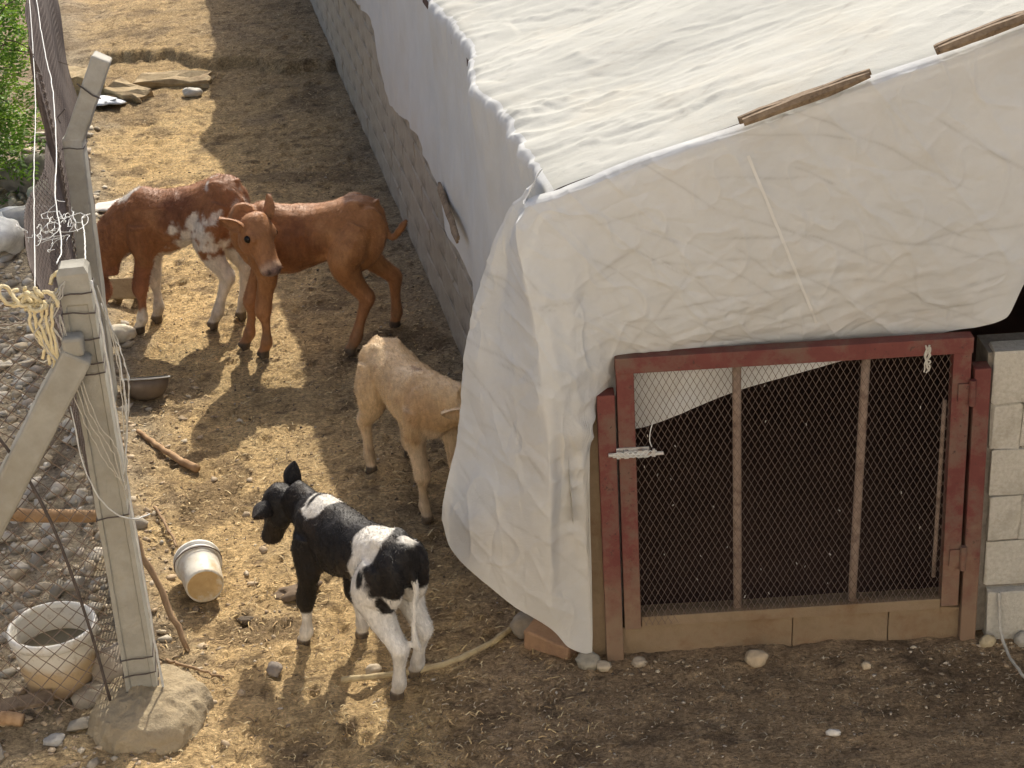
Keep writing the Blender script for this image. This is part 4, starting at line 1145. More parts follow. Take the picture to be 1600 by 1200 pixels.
# footing
N = 44; V = [(0, 0, .115)]; F = []
for i, (rr, zz_) in enumerate([(.08, .118), (.15, .105), (.205, .085), (.235, .05), (.245, .01), (.25, -.06)]):
    for q in range(N):
        a = 2 * math.pi * q / N
        w = rr * (1 + .10 * float(pn(math.cos(a) * 1.5, math.sin(a) * 1.5, 3.0)) + .05 * float(pn(math.cos(a) * 5, math.sin(a) * 5, i * .8)))
        V.append((w * math.cos(a) * .95 + .02, w * math.sin(a) * 1.05 - .075, zz_ - .015 + .014 * float(pn(math.cos(a) * 6 * rr * 5, math.sin(a) * 6 * rr * 5, 1.0))))
for q in range(N): F.append((0, 1 + q, 1 + (q + 1) % N))
for i in range(5):
    for q in range(N): F.append((1 + i * N + q, 1 + (i + 1) * N + q, 1 + (i + 1) * N + (q + 1) % N, 1 + i * N + (q + 1) % N))
o = roughen(link("footing", mesh("footing", V, F), 'footing', near, True), .014, .010, 17, .016)
# slanting concrete brace
b = MB()
p0, p1 = Vector((-.02, -.075, 1.50)), Vector((-1.02, -.03, -.05))
d_ = (p1 - p0).normalized(); Mx = Matrix((d_.cross(Vector((0, 1, 0))).normalized(), Vector((0, 1, 0)), d_)).transposed()
b.box((p0 + p1) / 2, (.105, .105, (p1 - p0).length), Mx)
b.box((-.030, -.082, 1.53), (.070, .075, .07))
roughen(b.build("brace", 'concrete', near, bevel=.012), .05, .003, 16, .012)
def tie(parent, z, w, mat='darkwire', r=.0028, slope=.0, sag=.004):
    b = MB(); pts = []
    for i, (x_, y_) in enumerate([(-w, -w), (-w * .3, -w - .003), (w * .4, -w - .002), (w, -w), (w, w), (-w, w), (-w, -w)]):
        pts.append((x_, y_, z + slope * x_ + sag * math.sin(i * 1.9)))
    b.tube(pts, r, 5); b.build("tie_wire", mat, parent)
for z, s_ in ((1.70, .06), (1.63, -.05), (1.53, .08), (1.44, .05), (1.40, .1), (.84, .12), (.17, .10), (.24, .06), (.10, .05)):
    tie(near, z, .052 + .006 * (1 - z / 1.79) + .003, slope=s_)
def wire_thing(name, pts, r, mat, label, cat, n=40, group=None, sides=6, jitter=0.0):
    q = spline(pts, n)
    if jitter: q = q + jitter * RNG.normal(size=q.shape)
    root = Vector(q[0]); b = MB(); b.tube([Vector(p) - root for p in q], r, sides)
    o = b.build(name, mat, None, smooth=True); o.location = root; tag(o, label, cat, group); return o
def wire_part(name, pts, r, mat, parent, n=30, jitter=0.0):
    q = spline(pts, n) + jitter * RNG.normal(size=(n, 3))
    b = MB(); b.tube(list(q), r, 5); return b.build(name, mat, parent, smooth=True)
# pale cord and loose wires tied to the near post
wire_part("pale_cord", [(.060, -.05, 1.74), (.070, -.062, 1.62), (.072, -.066, 1.45), (.073, -.068, 1.2), (.072, -.07, .95), (.075, -.072, .6), (.078, -.074, .3), (.082, -.078, .08)], .0048, 'whitewire', near, 40, .0012)
for q in range(6):
    a = random.uniform(0, 1)
    wire_part("loose_wire", [(.075, -.03 + .02 * a, 1.72 - .1 * a), (.10 + .03 * a, -.05, 1.45), (.085 + .05 * a, -.07, 1.15 + .2 * a), (.065, -.085, .92 + .1 * a)], .0022, 'whitewire' if q % 2 else 'string', near, 24, .002)
for q in range(4):
    wire_part("loose_wire", [(-.06, -.08, 1.64), (-.055 + .02 * q, -.10, 1.35 - .03 * q), (.0 + .02 * q, -.10, 1.12), (.06, -.085, .98 - .02 * q)], .0022, 'string', near, 24, .002)
wire_part("loose_wire", [(-.075, -.08, 1.30), (-.06, -.10, 1.05), (.0, -.11, .90), (.075, -.09, .84), (.13, -.05, .83)], .0028, 'whitewire', near, 24, .001)
for q in range(9):
    s_ = random.uniform(-.03, .03)
    wire_part("loose_wire", [(-.05 + s_, -.07, 1.73 + s_), (-.09 + s_, -.09, 1.66), (-.10 - s_ * 2, -.10, 1.55 + s_), (-.07 + s_, -.10, 1.42 + s_)], .0026, 'string', near, 20, .003)

farp = empty("concrete_post", (-2.075, 8.50, gz(-2.07, 8.5))); farp.rotation_euler = (0, .033, 0); tag(farp, "farther concrete fence post with a bent arm on top", "post", "concrete fence posts")
b = MB(); b.box((0, 0, .67), (.096, .10, 1.44)); roughen(b.build("shaft", 'concrete_pale', farp, bevel=.010), .05, .003, 16, .012)
b = MB()
p0, p1 = Vector((0, 0, 1.36)), Vector((.185, -.01, 1.77)); d_ = (p1 - p0).normalized(); Mx = Matrix((d_.cross(Vector((0, 1, 0))).normalized() * -1, Vector((0, 1, 0)), d_)).transposed()
b.box((p0 + p1) / 2 + Vector((0, 0, .005)), (.090, .096, (p1 - p0).length), Mx); roughen(b.build("arm", 'concrete_pale', farp, bevel=.010), .04, .003, 16, .012)
tie(farp, 1.34, .052)
b = MB(); b.tube([(.06, -.062, 1.66), (.13, -.063, 1.60), (.165, -.063, 1.585)], .004, 5); b.build("tie_wire", 'darkwire', farp)
b = MB(); b.tube([(-.01, -.062, 1.54), (-.05, -.064, 1.50), (-.04, -.064, 1.47)], .004, 5); b.build("tie_wire", 'darkwire', farp)

# chain link panels
def chain_link(name, label, S, W, Hh, cell, r, org, wmat='linkwire'):
    """S(u,v) -> world point; u along [0,W], v up [0,Hh]"""
    b = MB(); org = Vector(org)
    for sg in (1, -1):
        nL = int((W + Hh) / cell) + 1
        for i in range(nL):
            ua = i * cell - (Hh if sg > 0 else 0)
            pts = []
            n_ = int(Hh / (cell * .5)) + 1
            for t in range(n_ + 1):
                v = Hh * t / n_; u = ua + sg * v
                if 0 <= u <= W:
                    p = Vector(S(u, v)); o_ = .0022 * (1 if (t + (sg > 0)) % 2 else -1)
                    pts.append(p - org + Vector((0, o_ * 1.0, 0)))
            if len(pts) > 1: b.tube(pts, r, 3, caps=False)
    root = empty(name, org); tag(root, label, "fence", "chain link fence panels")
    o = b.build("wire_mesh", wmat, root); tag(o, kind='stuff')
    return root
def S_left(u, v):
    x_ = -1.53 - u; y_ = 5.74 - .10 * u + .05 * float(pn(u * 1.3, v * 1.3, 1.0)) + .03 * math.sin(v * 2.2)
    z = .10 + v * (1 - .035 * u) + .05 * float(pn(u * 1.6, v * 1.1, 4.0)) - .06 * math.exp(-v * 4) * math.sin(u * 4)
    return (x_ + .03 * float(pn(u * 2.0, v * 2.0, 8.0)), y_, z)
cl1 = chain_link("chain_link_fence", "rusty chain link panel hanging in front of the round tub", S_left, 1.15, 1.5, .064, .0023, (-1.53, 5.76, .05))
def S_back(u, v):
    y_ = 5.88 + u; x_ = float(fence_x(y_)) - .02
    x_ -= (.10 * math.sin(math.pi * min(max((y_ - 5.85) / 2.65, 0), 1)) + .02) * (1 if y_ < 8.5 else .5) * (.5 + v) * .8
    x_ += .05 * float(pn(u * 1.1, v * 1.5, 2.0)) - (.08 * min(max((y_ - 8.0) / 1.0, 0), 1)) * v
    top = 1.0 if y_ > 8.4 else .82
    return (x_, y_, .05 + v * top + .03 * float(pn(u * 2, v * 2, 6.0)))
MAT['linkwire_dark'] = simple('old_dark_fence_wire', (.085,.065,.055), (.15,.115,.095), 22, .7, 100, .2, .001, spec=.3)
cl2 = chain_link("chain_link_fence", "long dense chain link panel running away behind the concrete posts", S_back, 7.6, 1.72, .042, .0036, (-1.5, 5.88, .05), 'linkwire_dark')
# strands along the top of the fences
def fwire(pts, r, mat, par, nm="strand", n=60, jitter=.004): 
    q = spline(pts, n) + jitter * RNG.normal(size=(n, 3)); b = MB(); o_ = Vector(par.location)
    b.tube([Vector(p) - o_ for p in q], r, 5); return b.build(nm, mat, par, smooth=True)
fwire([(-1.60, 5.80, 1.70), (-1.86, 7.0, 1.70), (-2.10, 8.2, 1.75), (-2.48, 9.9, 1.82), (-2.6, 10.4, 1.84)], .0022, 'whitewire', cl2, jitter=.0006)
fwire([(-1.55, 5.95, 1.74), (-1.60, 6.25, 1.70), (-1.68, 6.6, 1.78), (-1.80, 7.2, 1.76), (-1.97, 8.0, 1.80), (-2.2, 8.9, 1.78), (-2.42, 9.8, 1.83)], .0026, 'whitewire', cl2, jitter=.0010)
fwire([(-1.43, 5.86, 1.76), (-1.62, 6.7, 1.58), (-1.86, 7.7, 1.30), (-2.0, 8.45, 1.06)], .003, 'whitewire', cl2, jitter=.0006)
for z in (1.62, 1.48): fwire([(-1.53, 5.74, z), (-1.9, 5.71, z - .02), (-2.4, 5.66, z + .03)], .0028, 'string', cl1, n=30)

# tangle of pale wire above the far mesh, and yellow rope on the near post
def tangle(name, label, cat, c_, r, n, rad, mat, stretch=(1, 1, 1), axis=None, group=None):
    root = empty(name, c_); tag(root, label, cat, group); b = MB()
    for q in range(n):
        cc = RNG.normal(size=3) * np.array(stretch) * r * .5
        pts = []
        e1 = RNG.normal(size=3); e1 /= np.linalg.norm(e1); e2 = np.cross(e1, RNG.normal(size=3)); e2 /= np.linalg.norm(e2)
        rr = r * RNG.uniform(.3, .8); a0 = RNG.uniform(0, 6.28); sweep = RNG.uniform(2.2, 6.6)
        for t in np.linspace(0, 1, 16):
            a = a0 + sweep * t
            pts.append(cc + (e1 * math.cos(a) + e2 * math.sin(a) * .7) * rr * np.array(stretch) + RNG.normal(size=3) * r * .03)
        b.tube(list(spline(pts, 30)), rad, 5)
    b.build("coil", mat, root, smooth=True); return root
tangle("wire_tangle", "tangle of pale blue-grey wire across the fence behind the near post", "wire", (-1.72, 6.75, 1.60), .10, 18, .0016, 'whitewire', (1.0, 1.6, .5))
tangle("wire_tangle", "loose bundle of grey wire on the fence top at the left edge of the photo", "wire", (-1.80, 5.78, 1.66), .09, 20, .0026, 'linkwire', (1.6, .6, .35))
tangle("rope_coil", "coil of yellow rope hung on the near concrete post", "rope", (-1.592, 5.73, 1.715), .062, 16, .0075, 'rope', (1.1, .7, .9))
b = MB()
for q in range(5):
    b.tube(list(spline([(-1.60 + .02 * q, 5.70, 1.69), (-1.605 + .018 * q, 5.69, 1.62), (-1.575 + .012 * q, 5.69, 1.55 - .02 * q), (-1.58 + .015 * q, 5.69, 1.50 - .02 * q)], 14) + .003 * RNG.normal(size=(14, 3)) - np.array([-1.58, 5.70, 1.6])), .006, 6)
o = b.build("rope_end", 'rope', None, smooth=True); o.location = (-1.58, 5.70, 1.6); tag(o, "frayed yellow rope ends dangling below the rope coil", "rope")

# ------------------------------------------------------------------ sticks, poles, cane
def stick(name, pts, r0_, r1_, mat, label, n=16, jit=.003, cat="stick", sides=8):
    q = spline(pts, n) + jit * RNG.normal(size=(n, 3)); root = Vector(q[0]); b = MB()
    b.tube([Vector(p) - root for p in q], list(np.linspace(r0_, r1_, n) * (1 + .06 * RNG.normal(size=n))), sides)
    o = b.build(name, mat, None, smooth=True); o.location = root; tag(o, label, cat); return o
stick("wooden_pole", [(-2.72, 6.36, .62), (-2.2, 6.62, .42), (-1.70, 6.88, .23)], .034, .026, 'pole', "peeled brown pole leaning through the chain link fence", jit=.002, cat="pole", sides=12)
stick("steel_rod", [(-1.86, 5.69, 1.36), (-1.74, 5.69, 1.12), (-1.65, 5.69, .82), (-1.595, 5.69, .45), (-1.565, 5.69, .10)], .006, .006, 'darkwire', "thin dark bent rod crossing the concrete brace", jit=.001, cat="rod")
stick("standing_stick", [(-1.60, 6.42, .56), (-1.545, 6.38, .42), (-1.45, 6.28, .20), (-1.345, 6.14, .015)], .019, .011, 'stick', "leaning stick propped just right of the near concrete post")
stick("ground_stick", [(-1.86, 8.12, .03), (-1.72, 7.93, .03), (-1.62, 7.80, .025), (-1.51, 7.69, .03)], .011, .021, 'pole', "short brown stick lying on the sunlit ground")
stick("thin_stick", [(-1.42, 6.07, .015), (-1.30, 6.0, .015), (-1.18, 5.93, .012)], .007, .004, 'stick', "thin dark twig lying beside the round footing")
stick("twig", [(-1.66, 7.33, .03), (-1.55, 7.08, .03), (-1.50, 6.94, .03)], .007, .005, 'stick', "thin twig on the ground behind the tipped pail")
stick("cane", [(-.72, 5.855, .018), (-.52, 5.87, .02), (-.31, 5.925, .02), (-.15, 6.04, .02), (-.02, 6.20, .02)], .0125, .0115, 'cane', "long bent cane lying behind the black and white calf", jit=.0015, n=24)
stick("twine", [(1.80, 5.90, .20), (1.805, 5.88, .06), (1.81, 5.80, .012), (1.815, 5.68, .012), (1.86, 5.50, .012), (1.98, 5.38, .012)], .006, .006, 'string', "grey twine trailing from the block wall on the right", jit=.001, cat="twine", n=30)
b = MB(); b.box((0, 0, 0), (.26, .075, .018), Matrix.Rotation(.25, 3, 'Z') @ Matrix.Rotation(.12, 3, 'X')); o = b.build("broken_board", 'wood', None, bevel=.004, rough=.004); o.location = (-1.93, 5.77, .06); tag(o, "broken pale board below the chain link panel", "board")
stick("bamboo_stub", [(-2.08, 5.70, .05), (-1.99, 5.705, .045), (-1.90, 5.695, .035)], .030, .026, 'pole', "thick broken cane stub at the lower left edge", cat="cane", jit=.001)

# ------------------------------------------------------------------ tub, pail, bowl
tub = empty("round_tub", (-1.815, 5.985, gz(-1.8, 6.08))); tag(tub, "stained white round tub of water behind the chain link", "tub")
b = MB(); b.lathe([(0.0, .004), (.128, .004), (.134, .02), (.150, .14), (.160, .245), (.152, .245), (.142, .14), (.126, .02), (0, .02)], 48); b.build("body", 'tub', tub, smooth=True)
b = MB(); b.lathe([(.159, .225), (.170, .23), (.172, .25), (.168, .265), (.158, .268), (.152, .255), (.154, .236)], 48); b.build("rim", 'plasticrim', tub, smooth=True)
b = MB(); b.disc(.1435, .155, 48); b.build("water", 'water', tub)

pail = empty("plastic_pail", (-1.345, 6.54, .0)); tag(pail, "white plastic pail tipped on its side with a muddy base", "bucket")
axis = Vector((.24, -.85, -.05)).normalized()
Mp = Matrix.Translation((0, .06, .098)) @ axis.to_track_quat('Z', 'Y').to_matrix().to_4x4()
b = MB(); b.lathe([(.092, -.09), (.089, -.088), (.083, .06), (.080, .105), (.076, .118), (.073, .118), (.070, .112), (.0, .112)], 40, Mp); b.build("body", 'pail', pail, smooth=True)
b = MB(); b.lathe([(.090, -.092), (.100, -.094), (.102, -.078), (.093, -.074), (.093, -.060), (.099, -.058), (.099, -.048), (.089, -.046)], 40, Mp); b.build("rim", 'plasticrim', pail, smooth=True)
b = MB(); b.disc(.072, .1135, 40, Mp); b.build("base", 'pailbase', pail)
b = MB(); b.tube([Mp @ Vector((.100 * math.cos(a), .100 * math.sin(a), -.066 + .03 * math.sin(a))) for a in np.linspace(-.3, 3.4, 24)], .003, 5); b.build("handle", 'linkwire', pail)

bowl = empty("metal_bowl", (-1.93, 8.60, .0)); tag(bowl, "dull metal bowl tilted on the ground beside the near post", "bowl")
Mb = Matrix.Translation((.04, .0, .10)) @ Matrix.Rotation(math.radians(-22), 4, 'X')
b = MB(); b.lathe([(.0, -.115), (.05, -.112), (.09, -.09), (.112, -.05), (.122, 0), (.118, 0), (.106, -.05), (.085, -.085), (.0, -.108)], 36, Mb); b.build("body", 'bowl', bowl, smooth=True)
b = MB(); b.lathe([(.119, -.003), (.128, -.003), (.129, .004), (.119, .004)], 36, Mb); b.build("rim", 'whitewire', bowl, smooth=True)

# ------------------------------------------------------------------ stones
def ico(sub=2):
    bm = bmesh.new(); bmesh.ops.create_icosphere(bm, subdivisions=sub, radius=1.0)
    V = np.array([v.co[:] for v in bm.verts]); F = np.array([[v.index for v in f.verts] for f in bm.faces]); bm.free(); return V, F
I1, I2 = ico(1), ico(2)
STCOL = [(.36,.32,.25), (.44,.39,.31), (.27,.24,.19), (.40,.33,.23), (.50,.45,.36), (.32,.27,.21)]
def rock(name, label, loc, s, col, seed, cat="stone", rz=0.0, group=None, ang=.35, mat='stone'):
    V, F = ico(3); r = np.random.default_rng(seed); o_ = r.uniform(0, 50)
    n = fbm(V[:, 0] * .9 + o_, V[:, 1] * .9, V[:, 2] * .9, 3)
    q = V * (1 + ang * n)[:, None]
    q = np.sign(q) * np.abs(q) ** .82
    q = q * np.array(s)
    me = fast_mesh(name, q, F); 
    set_col(me, np.tile(np.array(col), (len(q), 1)) * (1 + .15 * fbm(q[:, 0] * 20, q[:, 1] * 20, q[:, 2] * 20, 3))[:, None])
    o = link(name, me, mat, None, False); o.location = (loc[0], loc[1], gz(loc[0], loc[1]) + loc[2]); o.rotation_euler = (r.uniform(-.2, .2), r.uniform(-.2, .2), rz)
    tag(o, label, cat, group); return o
rock("stone", "pale stone in the shade below the gate sill", (.865, 5.83, .02), (.045, .035, .032), (.40,.31,.20), 1)
rock("stone", "small white stone on the shaded ground at the lower right", (1.07, 5.35, .008), (.026, .016, .014), (.60,.55,.46), 2)
rock("stone", "small tan stone right of the sill stone, in front of the gate", (1.27, 5.76, .008), (.018, .016, .016), (.45,.36,.24), 3)
rock("stone", "dark round stone in the black and white calf's shadow", (-.985, 5.955, .015), (.030, .030, .026), (.20,.17,.14), 4)
rock("stone", "tan stone beside the hind hoof of the black and white calf", (-.60, 5.935, .01), (.032, .022, .018), (.46,.38,.27), 5)
rock("stone", "grey stone by the hem of the hanging tarp", (-.005, 6.13, .03), (.06, .055, .05), (.24,.20,.15), 6)
rock("stone", "small pale stone at the foot of the left gate jamb", (.285, 5.86, .006), (.030, .022, .018), (.40,.33,.23), 7)
rock("stone", "crumbly grey stone beside the left gate jamb", (.225, 5.885, .015), (.045, .04, .030), (.27,.24,.18), 8)
rock("stone", "chalky stone at the left end of the gate sill", (.42, 5.87, .008), (.028, .024, .018), (.38,.31,.22), 9)
rock("stone", "white stone chip in the middle of the far yard", (-2.42, 14.33, .03), (.075, .05, .04), (.62,.58,.50), 10)
rock("stone", "tan stone at the base of the block wall on the right", (1.76, 5.88, .012), (.030, .028, .028), (.38,.31,.19), 12)
rock("stone", "grey stone under the block wall at the right edge", (1.90, 5.88, .012), (.035, .03, .028), (.36,.33,.27), 13)
rock("rubble", "big grey rock leaning behind the near post's footing", (-1.60, 6.02, .03), (.095, .12, .085), (.30,.255,.195), 14, "rock", ang=.5)
rock("rubble", "flat rock between the tub and the footing", (-1.66, 5.86, .01), (.085, .06, .035), (.31,.27,.21), 15, "rock", ang=.4)
rock("rubble", "pale rock left of the footing beneath the broken board", (-1.77, 5.60, .0), (.040, .032, .02), (.34,.32,.28), 16, "rock")
rock("rubble", "pale rock beside the bowl near the grazing calf", (-2.14, 9.32, .03), (.08, .06, .05), (.55,.49,.38), 17, "rock")
rock("rubble", "round grey rock outside the fence below the shrub", (-3.05, 11.2, .08), (.16, .14, .12), (.46,.44,.39), 18, "rock")
rock("rubble", "mossy pale rock under the shrub outside the fence", (-3.02, 11.65, .08), (.13, .12, .11), (.42,.42,.30), 19, "rock")
rock("rubble", "dark rock in the shade at the foot of the shrub", (-3.25, 12.2, .10), (.20, .16, .14), (.26,.24,.20), 20, "rock")
rock("rubble", "grey rock at the base of the long wall behind the beige calf", (-.22, 8.05, .03), (.10, .07, .06), (.30,.28,.25), 21, "rock")
rock("rubble", "dung clod beneath the black and white calf's head", (-.95, 6.52, .01), (.09, .06, .02), (.16,.115,.075), 22, "clod", ang=.6)
rock("rubble", "dark clod on the ground right of the tipped pail", (-1.14, 6.34, .005), (.035, .018, .014), (.13,.10,.07), 24, "clod", ang=.6)
# broken hollow block by the grazing calf
b = MB()
for (cx, cz, sx_, sz_) in ((0, .085, .26, .035), (0, -.085, .26, .035), (-.115, 0, .035, .14), (.115, 0, .035, .14), (0, 0, .035, .14)):
    b.box((cx, 0, cz), (sx_, .12, sz_))
o = b.build("hollow_block", 'slab', None, bevel=.006); o.location = (-2.25, 9.93, .075); o.rotation_euler = (math.radians(62), .05, .08); tag(o, "broken pale hollow block lying under the grazing calf's neck", "block")
def brick(loc, size, rot, mat, label, cat="brick", name="brick", rough=.006):
    b = MB(); b.box((0, 0, 0), size); o = b.build(name, mat, None, bevel=.01, rough=rough, rs=14)
    o.location = (loc[0], loc[1], gz(loc[0], loc[1]) + loc[2]); o.rotation_euler = rot; tag(o, label, cat); return o
brick((.10, 6.02, .04), (.20, .13, .10), (.15, .2, -.5), 'brick', "broken orange brick under the tarp hem beside the gate")
brick((-3.28, 14.45, .10), (.30, .26, .20), (.1, .05, .2), 'slab', "tan stone block beside the fence at the far end of the yard", "block", "stone_block", .03)
brick((-2.92, 14.35, .05), (.34, .20, .07), (.15, .2, -.5), 'slab', "tilted slab beside the bent arm of the farther post", "slab", "stone_slab", .03)
brick((-2.62, 14.75, .02), (.62, .30, .07), (.0, .02, -.06), 'slab', "flat crusted slab below the worn step of the far yard", "slab", "stone_slab", .035)
rock("plastic_scrap", "crumpled white scrap of plastic by the bent post arm", (-3.12, 14.15, .03), (.16, .20, .03), (.62,.65,.68), 31, "scrap", ang=.6)
rock("plastic_scrap", "torn white plastic scrap right of the farther post", (-2.60, 11.55, .02), (.13, .09, .02), (.62,.58,.54), 32, "scrap", ang=.7)
b = rock("feed_sack", "crumpled white sack lying outside the fence at the left edge", (-3.20, 11.0, .10), (.16, .26, .14), (.70,.70,.66), 33, "sack", ang=.55)

# loose gravel: joined stones
def scatter_stones(name, pts, smin, smax, label, base, cols=STCOL, sub=I1, flat=.65):
    V0, F0 = sub; n = len(pts); nv = len(V0)
    sc = smin + (smax - smin) * RNG.random(n) ** 2.4
    nzv = 1 + np.clip(.28 * RNG.normal(size=(n, nv, 1)), -.5, .5)
    ang = RNG.uniform(0, 6.28, n); ca, sa = np.cos(ang)[:, None], np.sin(ang)[:, None]
    st_ = np.stack([1 + .35 * RNG.random(n), .7 + .3 * RNG.random(n), flat * (.7 + .5 * RNG.random(n))], 1)
    P = V0[None] * nzv * st_[:, None, :] * sc[:, None, None]
    Xr = P[..., 0] * ca - P[..., 1] * sa; Yr = P[..., 0] * sa + P[..., 1] * ca
    z = ground_h(pts[:, 0], pts[:, 1])
    Vv = np.stack([Xr + pts[:, :1], Yr + pts[:, 1:2], P[..., 2] + (z + sc * .05)[:, None]], -1).reshape(-1, 3)
    Fv = (F0[None] + (np.arange(n) * nv)[:, None, None]).reshape(-1, 3)
    me = fast_mesh(name, Vv, Fv)
    cc = np.array(cols)[RNG.integers(0, len(cols), n)] * RNG.uniform(.75, 1.2, (n, 1))
    set_col(me, np.repeat(cc, nv, 0)); o = link(name, me, 'stone', None, False)
    tag(o, label, base, kind='stuff'); return o
n = 9000; P = np.stack([RNG.uniform(-5.2, -1.3, n), RNG.uniform(5.3, 13.5, n)], 1)
dfx = P[:, 0] - fence_x(P[:, 1]); kp = (dfx < -.06 + .10 * RNG.normal(size=n)) & (dfx > -1.9)
kp &= ~((P[:, 1] < 5.75) & (RNG.random(n) < .8))
kp &= ((P[:, 0] + 1.815) ** 2 + (P[:, 1] - 5.985) ** 2) > .15 ** 2
scatter_stones("gravel", P[kp], .010, .052, "grey pebbles covering the ground outside the fence", "gravel")
n = 1300; P = np.stack([RNG.uniform(-2.2, -.9, n), RNG.uniform(5.3, 8.8, n)], 1)
dfx = P[:, 0] - fence_x(P[:, 1]); kp = RNG.random(n) < np.exp(-np.clip(dfx, 0, 9) / .22)
scatter_stones("gravel", P[kp], .006, .026, "pale pebbles scattered along the inside of the fence", "gravel", [(.46,.36,.24), (.40,.30,.19), (.50,.42,.30), (.33,.25,.16)])
n = 6000; P = np.stack([RNG.uniform(-3.2, 2.2, n), RNG.uniform(4.9, 12.5, n)], 1)
kp = (P[:, 0] < wall_x(P[:, 1]) - .03) | (P[:, 1] < 5.86); P = P[kp]
scatter_stones("soil_crumbs", P, .003, .010, "small clods and grit strewn over the yard", "crumbs", [(.16,.115,.07), (.22,.16,.10), (.32,.24,.15), (.12,.09,.06), (.42,.36,.28)], ico(1))
n = 320; P = np.stack([RNG.uniform(.35, 2.1, n), 5.88 - RNG.random(n) ** 2 * .45], 1)
scatter_stones("rubble_crumbs", P, .003, .011, "pale crumbs of mortar fallen below the gate and block wall", "crumbs", [(.36,.28,.18), (.42,.35,.25), (.28,.21,.13), (.22,.16,.10)])

# straw and chaff
def straw_litter(name, n, xr, yr, keep, label, cols, lmin, lmax, wmin, wmax):
    P = np.stack([RNG.uniform(*xr, n), RNG.uniform(*yr, n)], 1); P = P[keep(P)]; n = len(P)
    z = ground_h(P[:, 0], P[:, 1]) + .002 + .008 * RNG.random(n)
    a = RNG.normal(.25, .9, n); ln = lmin + (lmax - lmin) * RNG.random(n) ** 2; w = RNG.uniform(wmin, wmax, n)
    dx, dy = np.cos(a), np.sin(a); tz = RNG.normal(0, .16, n)
    c_ = np.stack([P[:, 0], P[:, 1], z], 1); d_ = np.stack([dx, dy, tz], 1) * (ln / 2)[:, None]; s_ = np.stack([-dy, dx, RNG.normal(0, .3, n)], 1) * (w / 2)[:, None]
    bend = np.stack([-dy, dx, 0 * dx], 1) * (ln * RNG.normal(0, .10, n))[:, None] + np.array([0, 0, .004])
    V = np.stack([c_ - d_ - s_, c_ - d_ + s_, c_ + bend - s_, c_ + bend + s_, c_ + d_ - s_ * .6, c_ + d_ + s_ * .6], 1).reshape(-1, 3)
    i = (np.arange(n) * 6)[:, None]
    F = np.concatenate([i + np.array([[0, 2, 3, 1]]), i + np.array([[2, 4, 5, 3]])], 0)
    me = fast_mesh(name, V, F)
    cc = np.array(cols)[RNG.integers(0, len(cols), n)] * RNG.uniform(.7, 1.2, (n, 1)); set_col(me, np.repeat(cc, 6, 0))
    o = link(name, me, 'straw', None, False); tag(o, label, "straw", kind='stuff')
STRAW = [(.52,.38,.18), (.44,.30,.14), (.60,.47,.26), (.22,.15,.08), (.15,.10,.055), (.34,.23,.11)]
straw_litter("straw_litter", 62000, (-4.2, .3), (5.2, 18.2), lambda P: (P[:, 0] < wall_x(P[:, 1]) - .02) & (P[:, 0] > fence_x(P[:, 1]) + .05) & (RNG.random(len(P)) < np.where(P[:, 1] < 11, 1.0, .75)), "chopped straw and dried dung trodden over the yard", STRAW, .010, .045, .0022, .0055)
straw_litter("chaff", 3200, (-.6, 2.2), (4.9, 5.95), lambda P: (P[:, 1] < 5.88), "sparse chaff and straw on the shaded ground before the gate", [(.40,.32,.2), (.26,.19,.12), (.14,.10,.06), (.5,.42,.29)], .006, .030, .0016, .0036)

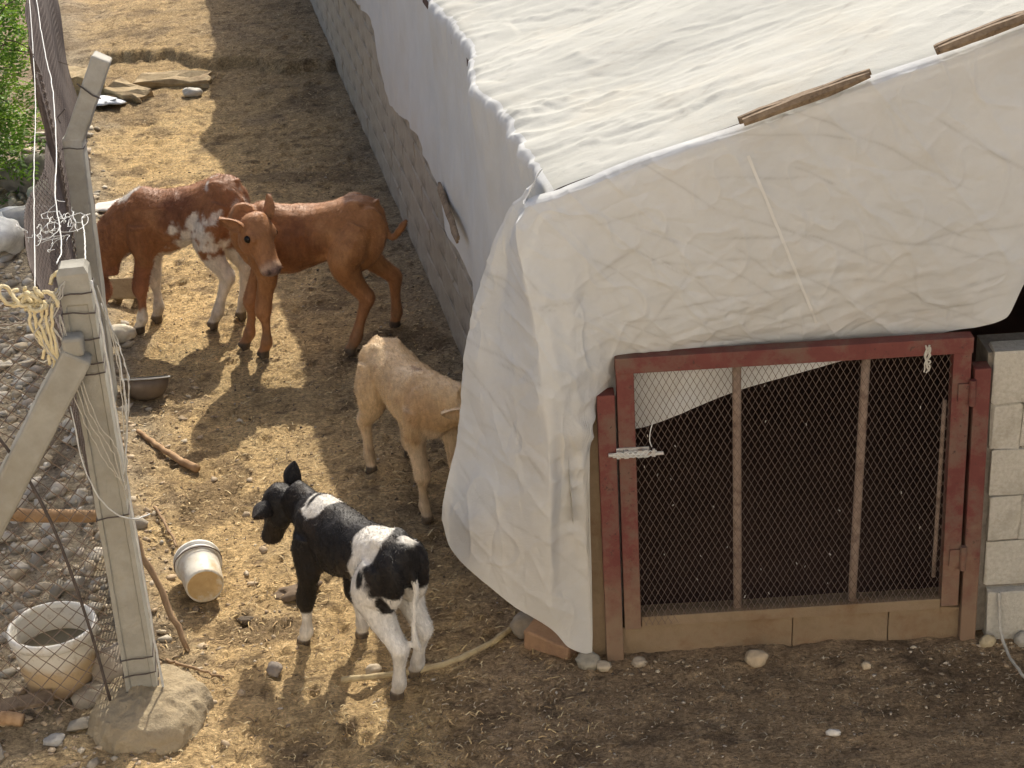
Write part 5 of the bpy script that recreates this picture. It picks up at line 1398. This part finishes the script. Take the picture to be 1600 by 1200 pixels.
# ------------------------------------------------------------------ shrub outside the fence
def shrub(label, x, y, h, rx, nleaf, seed):
    r = np.random.default_rng(seed)
    root = empty("leafy_shrub", (x, y, gz(x, y) - .02)); tag(root, label, "shrub", "shrubs outside the fence")
    b = MB(); tips = []
    for q in range(7):
        a = r.uniform(0, 6.28); rr = rx * r.uniform(.25, .95)
        pts = spline([(r.normal(0, .04), r.normal(0, .04), 0), (math.cos(a) * rr * .35, math.sin(a) * rr * .35, h * .35), (math.cos(a) * rr * .7, math.sin(a) * rr * .7, h * .7), (math.cos(a) * rr, math.sin(a) * rr, h * r.uniform(.8, 1.05))], 14)
        b.tube(list(pts), list(np.linspace(.028, .005, 14)), 7)
        for k_ in range(3, 14):
            for _ in range(3):
                e = pts[k_] + r.normal(size=3) * np.array([.22, .22, .14]); tips.append((pts[k_], e))
                if r.random() < .5: b.tube([pts[k_], (pts[k_] + e) / 2 + np.array([0, 0, .03]), e], [.005, .004, .002], 4, caps=False)
    b.build("trunk", 'bark', root)
    V, C = [], []
    npl = nleaf // 11
    for q in range(npl):
        a0, e0 = tips[r.integers(len(tips))]
        c0 = e0 + r.normal(size=3) * .09
        if c0[0] + x > float(fence_x(c0[1] + y)) - .28: continue
        d_ = r.normal(size=3) + np.array([0, 0, .15]); d_ /= np.linalg.norm(d_)
        u_ = np.array([0, 0, 1.]) - d_ * d_[2]; u_ /= np.linalg.norm(u_) + 1e-6; s_ = np.cross(d_, u_)
        col = np.array([[.14,.27,.05], [.20,.36,.06], [.26,.42,.09], [.09,.19,.04]][r.integers(4)]) * r.uniform(.8, 1.2)
        for k_ in range(11):
            t = (k_ // 2) / 5; sd = 1 if k_ % 2 else -1
            bp = c0 + d_ * .15 * t
            ld = (s_ * sd * .85 + d_ * .5 + u_ * r.normal(0, .25)); ld /= np.linalg.norm(ld)
            if k_ == 10: ld = d_
            l_ = .050 * r.uniform(.8, 1.2); w_ = np.cross(ld, u_) * .010
            m_ = bp + ld * l_ * .5 + u_ * .004
            V += [bp, m_ + w_, bp + ld * l_ - u_ * .006, m_ - w_]; C += [col * r.uniform(.9, 1.1)] * 4
    V = np.array(V); me = fast_mesh("crown", V, np.arange(len(V)).reshape(-1, 4)); set_col(me, np.array(C))
    o = link("crown", me, leafmat, root); return root
k = NT('thin_leaf'); at_ = k.n("ShaderNodeAttribute", attribute_name="Col")
k.done(at_.outputs[0], .5, None, .35)
tr_ = k.n("ShaderNodeBsdfTranslucent"); k.set(tr_.inputs[0], k.mix(at_.outputs[0], (1.5, 1.45, .8), 1.0, 'MULTIPLY'))
ms_ = k.n("ShaderNodeMixShader"); ms_.inputs[0].default_value = .45
k.t.links.new(k.p.outputs[0], ms_.inputs[1]); k.t.links.new(tr_.outputs[0], ms_.inputs[2]); k.t.links.new(ms_.outputs[0], k.out.inputs[0])
leafmat = k.m
shrub("bright green feathery shrub at the left edge, nearest the fence", -3.55, 12.1, 1.5, .42, 14000, 3)
shrub("second green shrub farther back along the fence at the top left corner", -4.35, 13.9, 1.7, .5, 12000, 5)

# ------------------------------------------------------------------ the house behind the upper-floor viewpoint, unseen, added to bounce sunlight onto the tarp
reflector_house = empty("reflector_house", (0, -2.2, 0)); tag(reflector_house, "pale rendered two storey house facing the yard, unseen and added to bounce sunlight", "reflector_house")
MAT['render'] = simple('cream_render', (.78,.765,.73), (.84,.825,.79), 3, .95, 50, .4, .005)
k = NT('window_glass'); MAT['glass'] = k.done((.03,.035,.04), .1, None, .5)
b = MB(); b.box((0, -2.0, 3.4), (21.0, 4.0, 6.8)); b.build("wall", 'render', reflector_house)
b = MB(); b.box((0, -1.9, 6.9), (21.8, 4.9, .2)); b.build("roof", 'concrete', reflector_house)
for hx_, hz_ in ((-5.5, 1.5), (-2.0, 1.5), (3.2, 1.5), (6.2, 1.5), (-5.5, 4.7), (5.6, 4.7)):
    b = MB(); b.box((hx_, .01, hz_), (1.1, .06, 1.2)); f_ = b.build("window", 'plasticrim', reflector_house)
    b = MB(); b.box((hx_, .025, hz_), (.98, .06, 1.08)); b.build("pane", 'glass', f_)
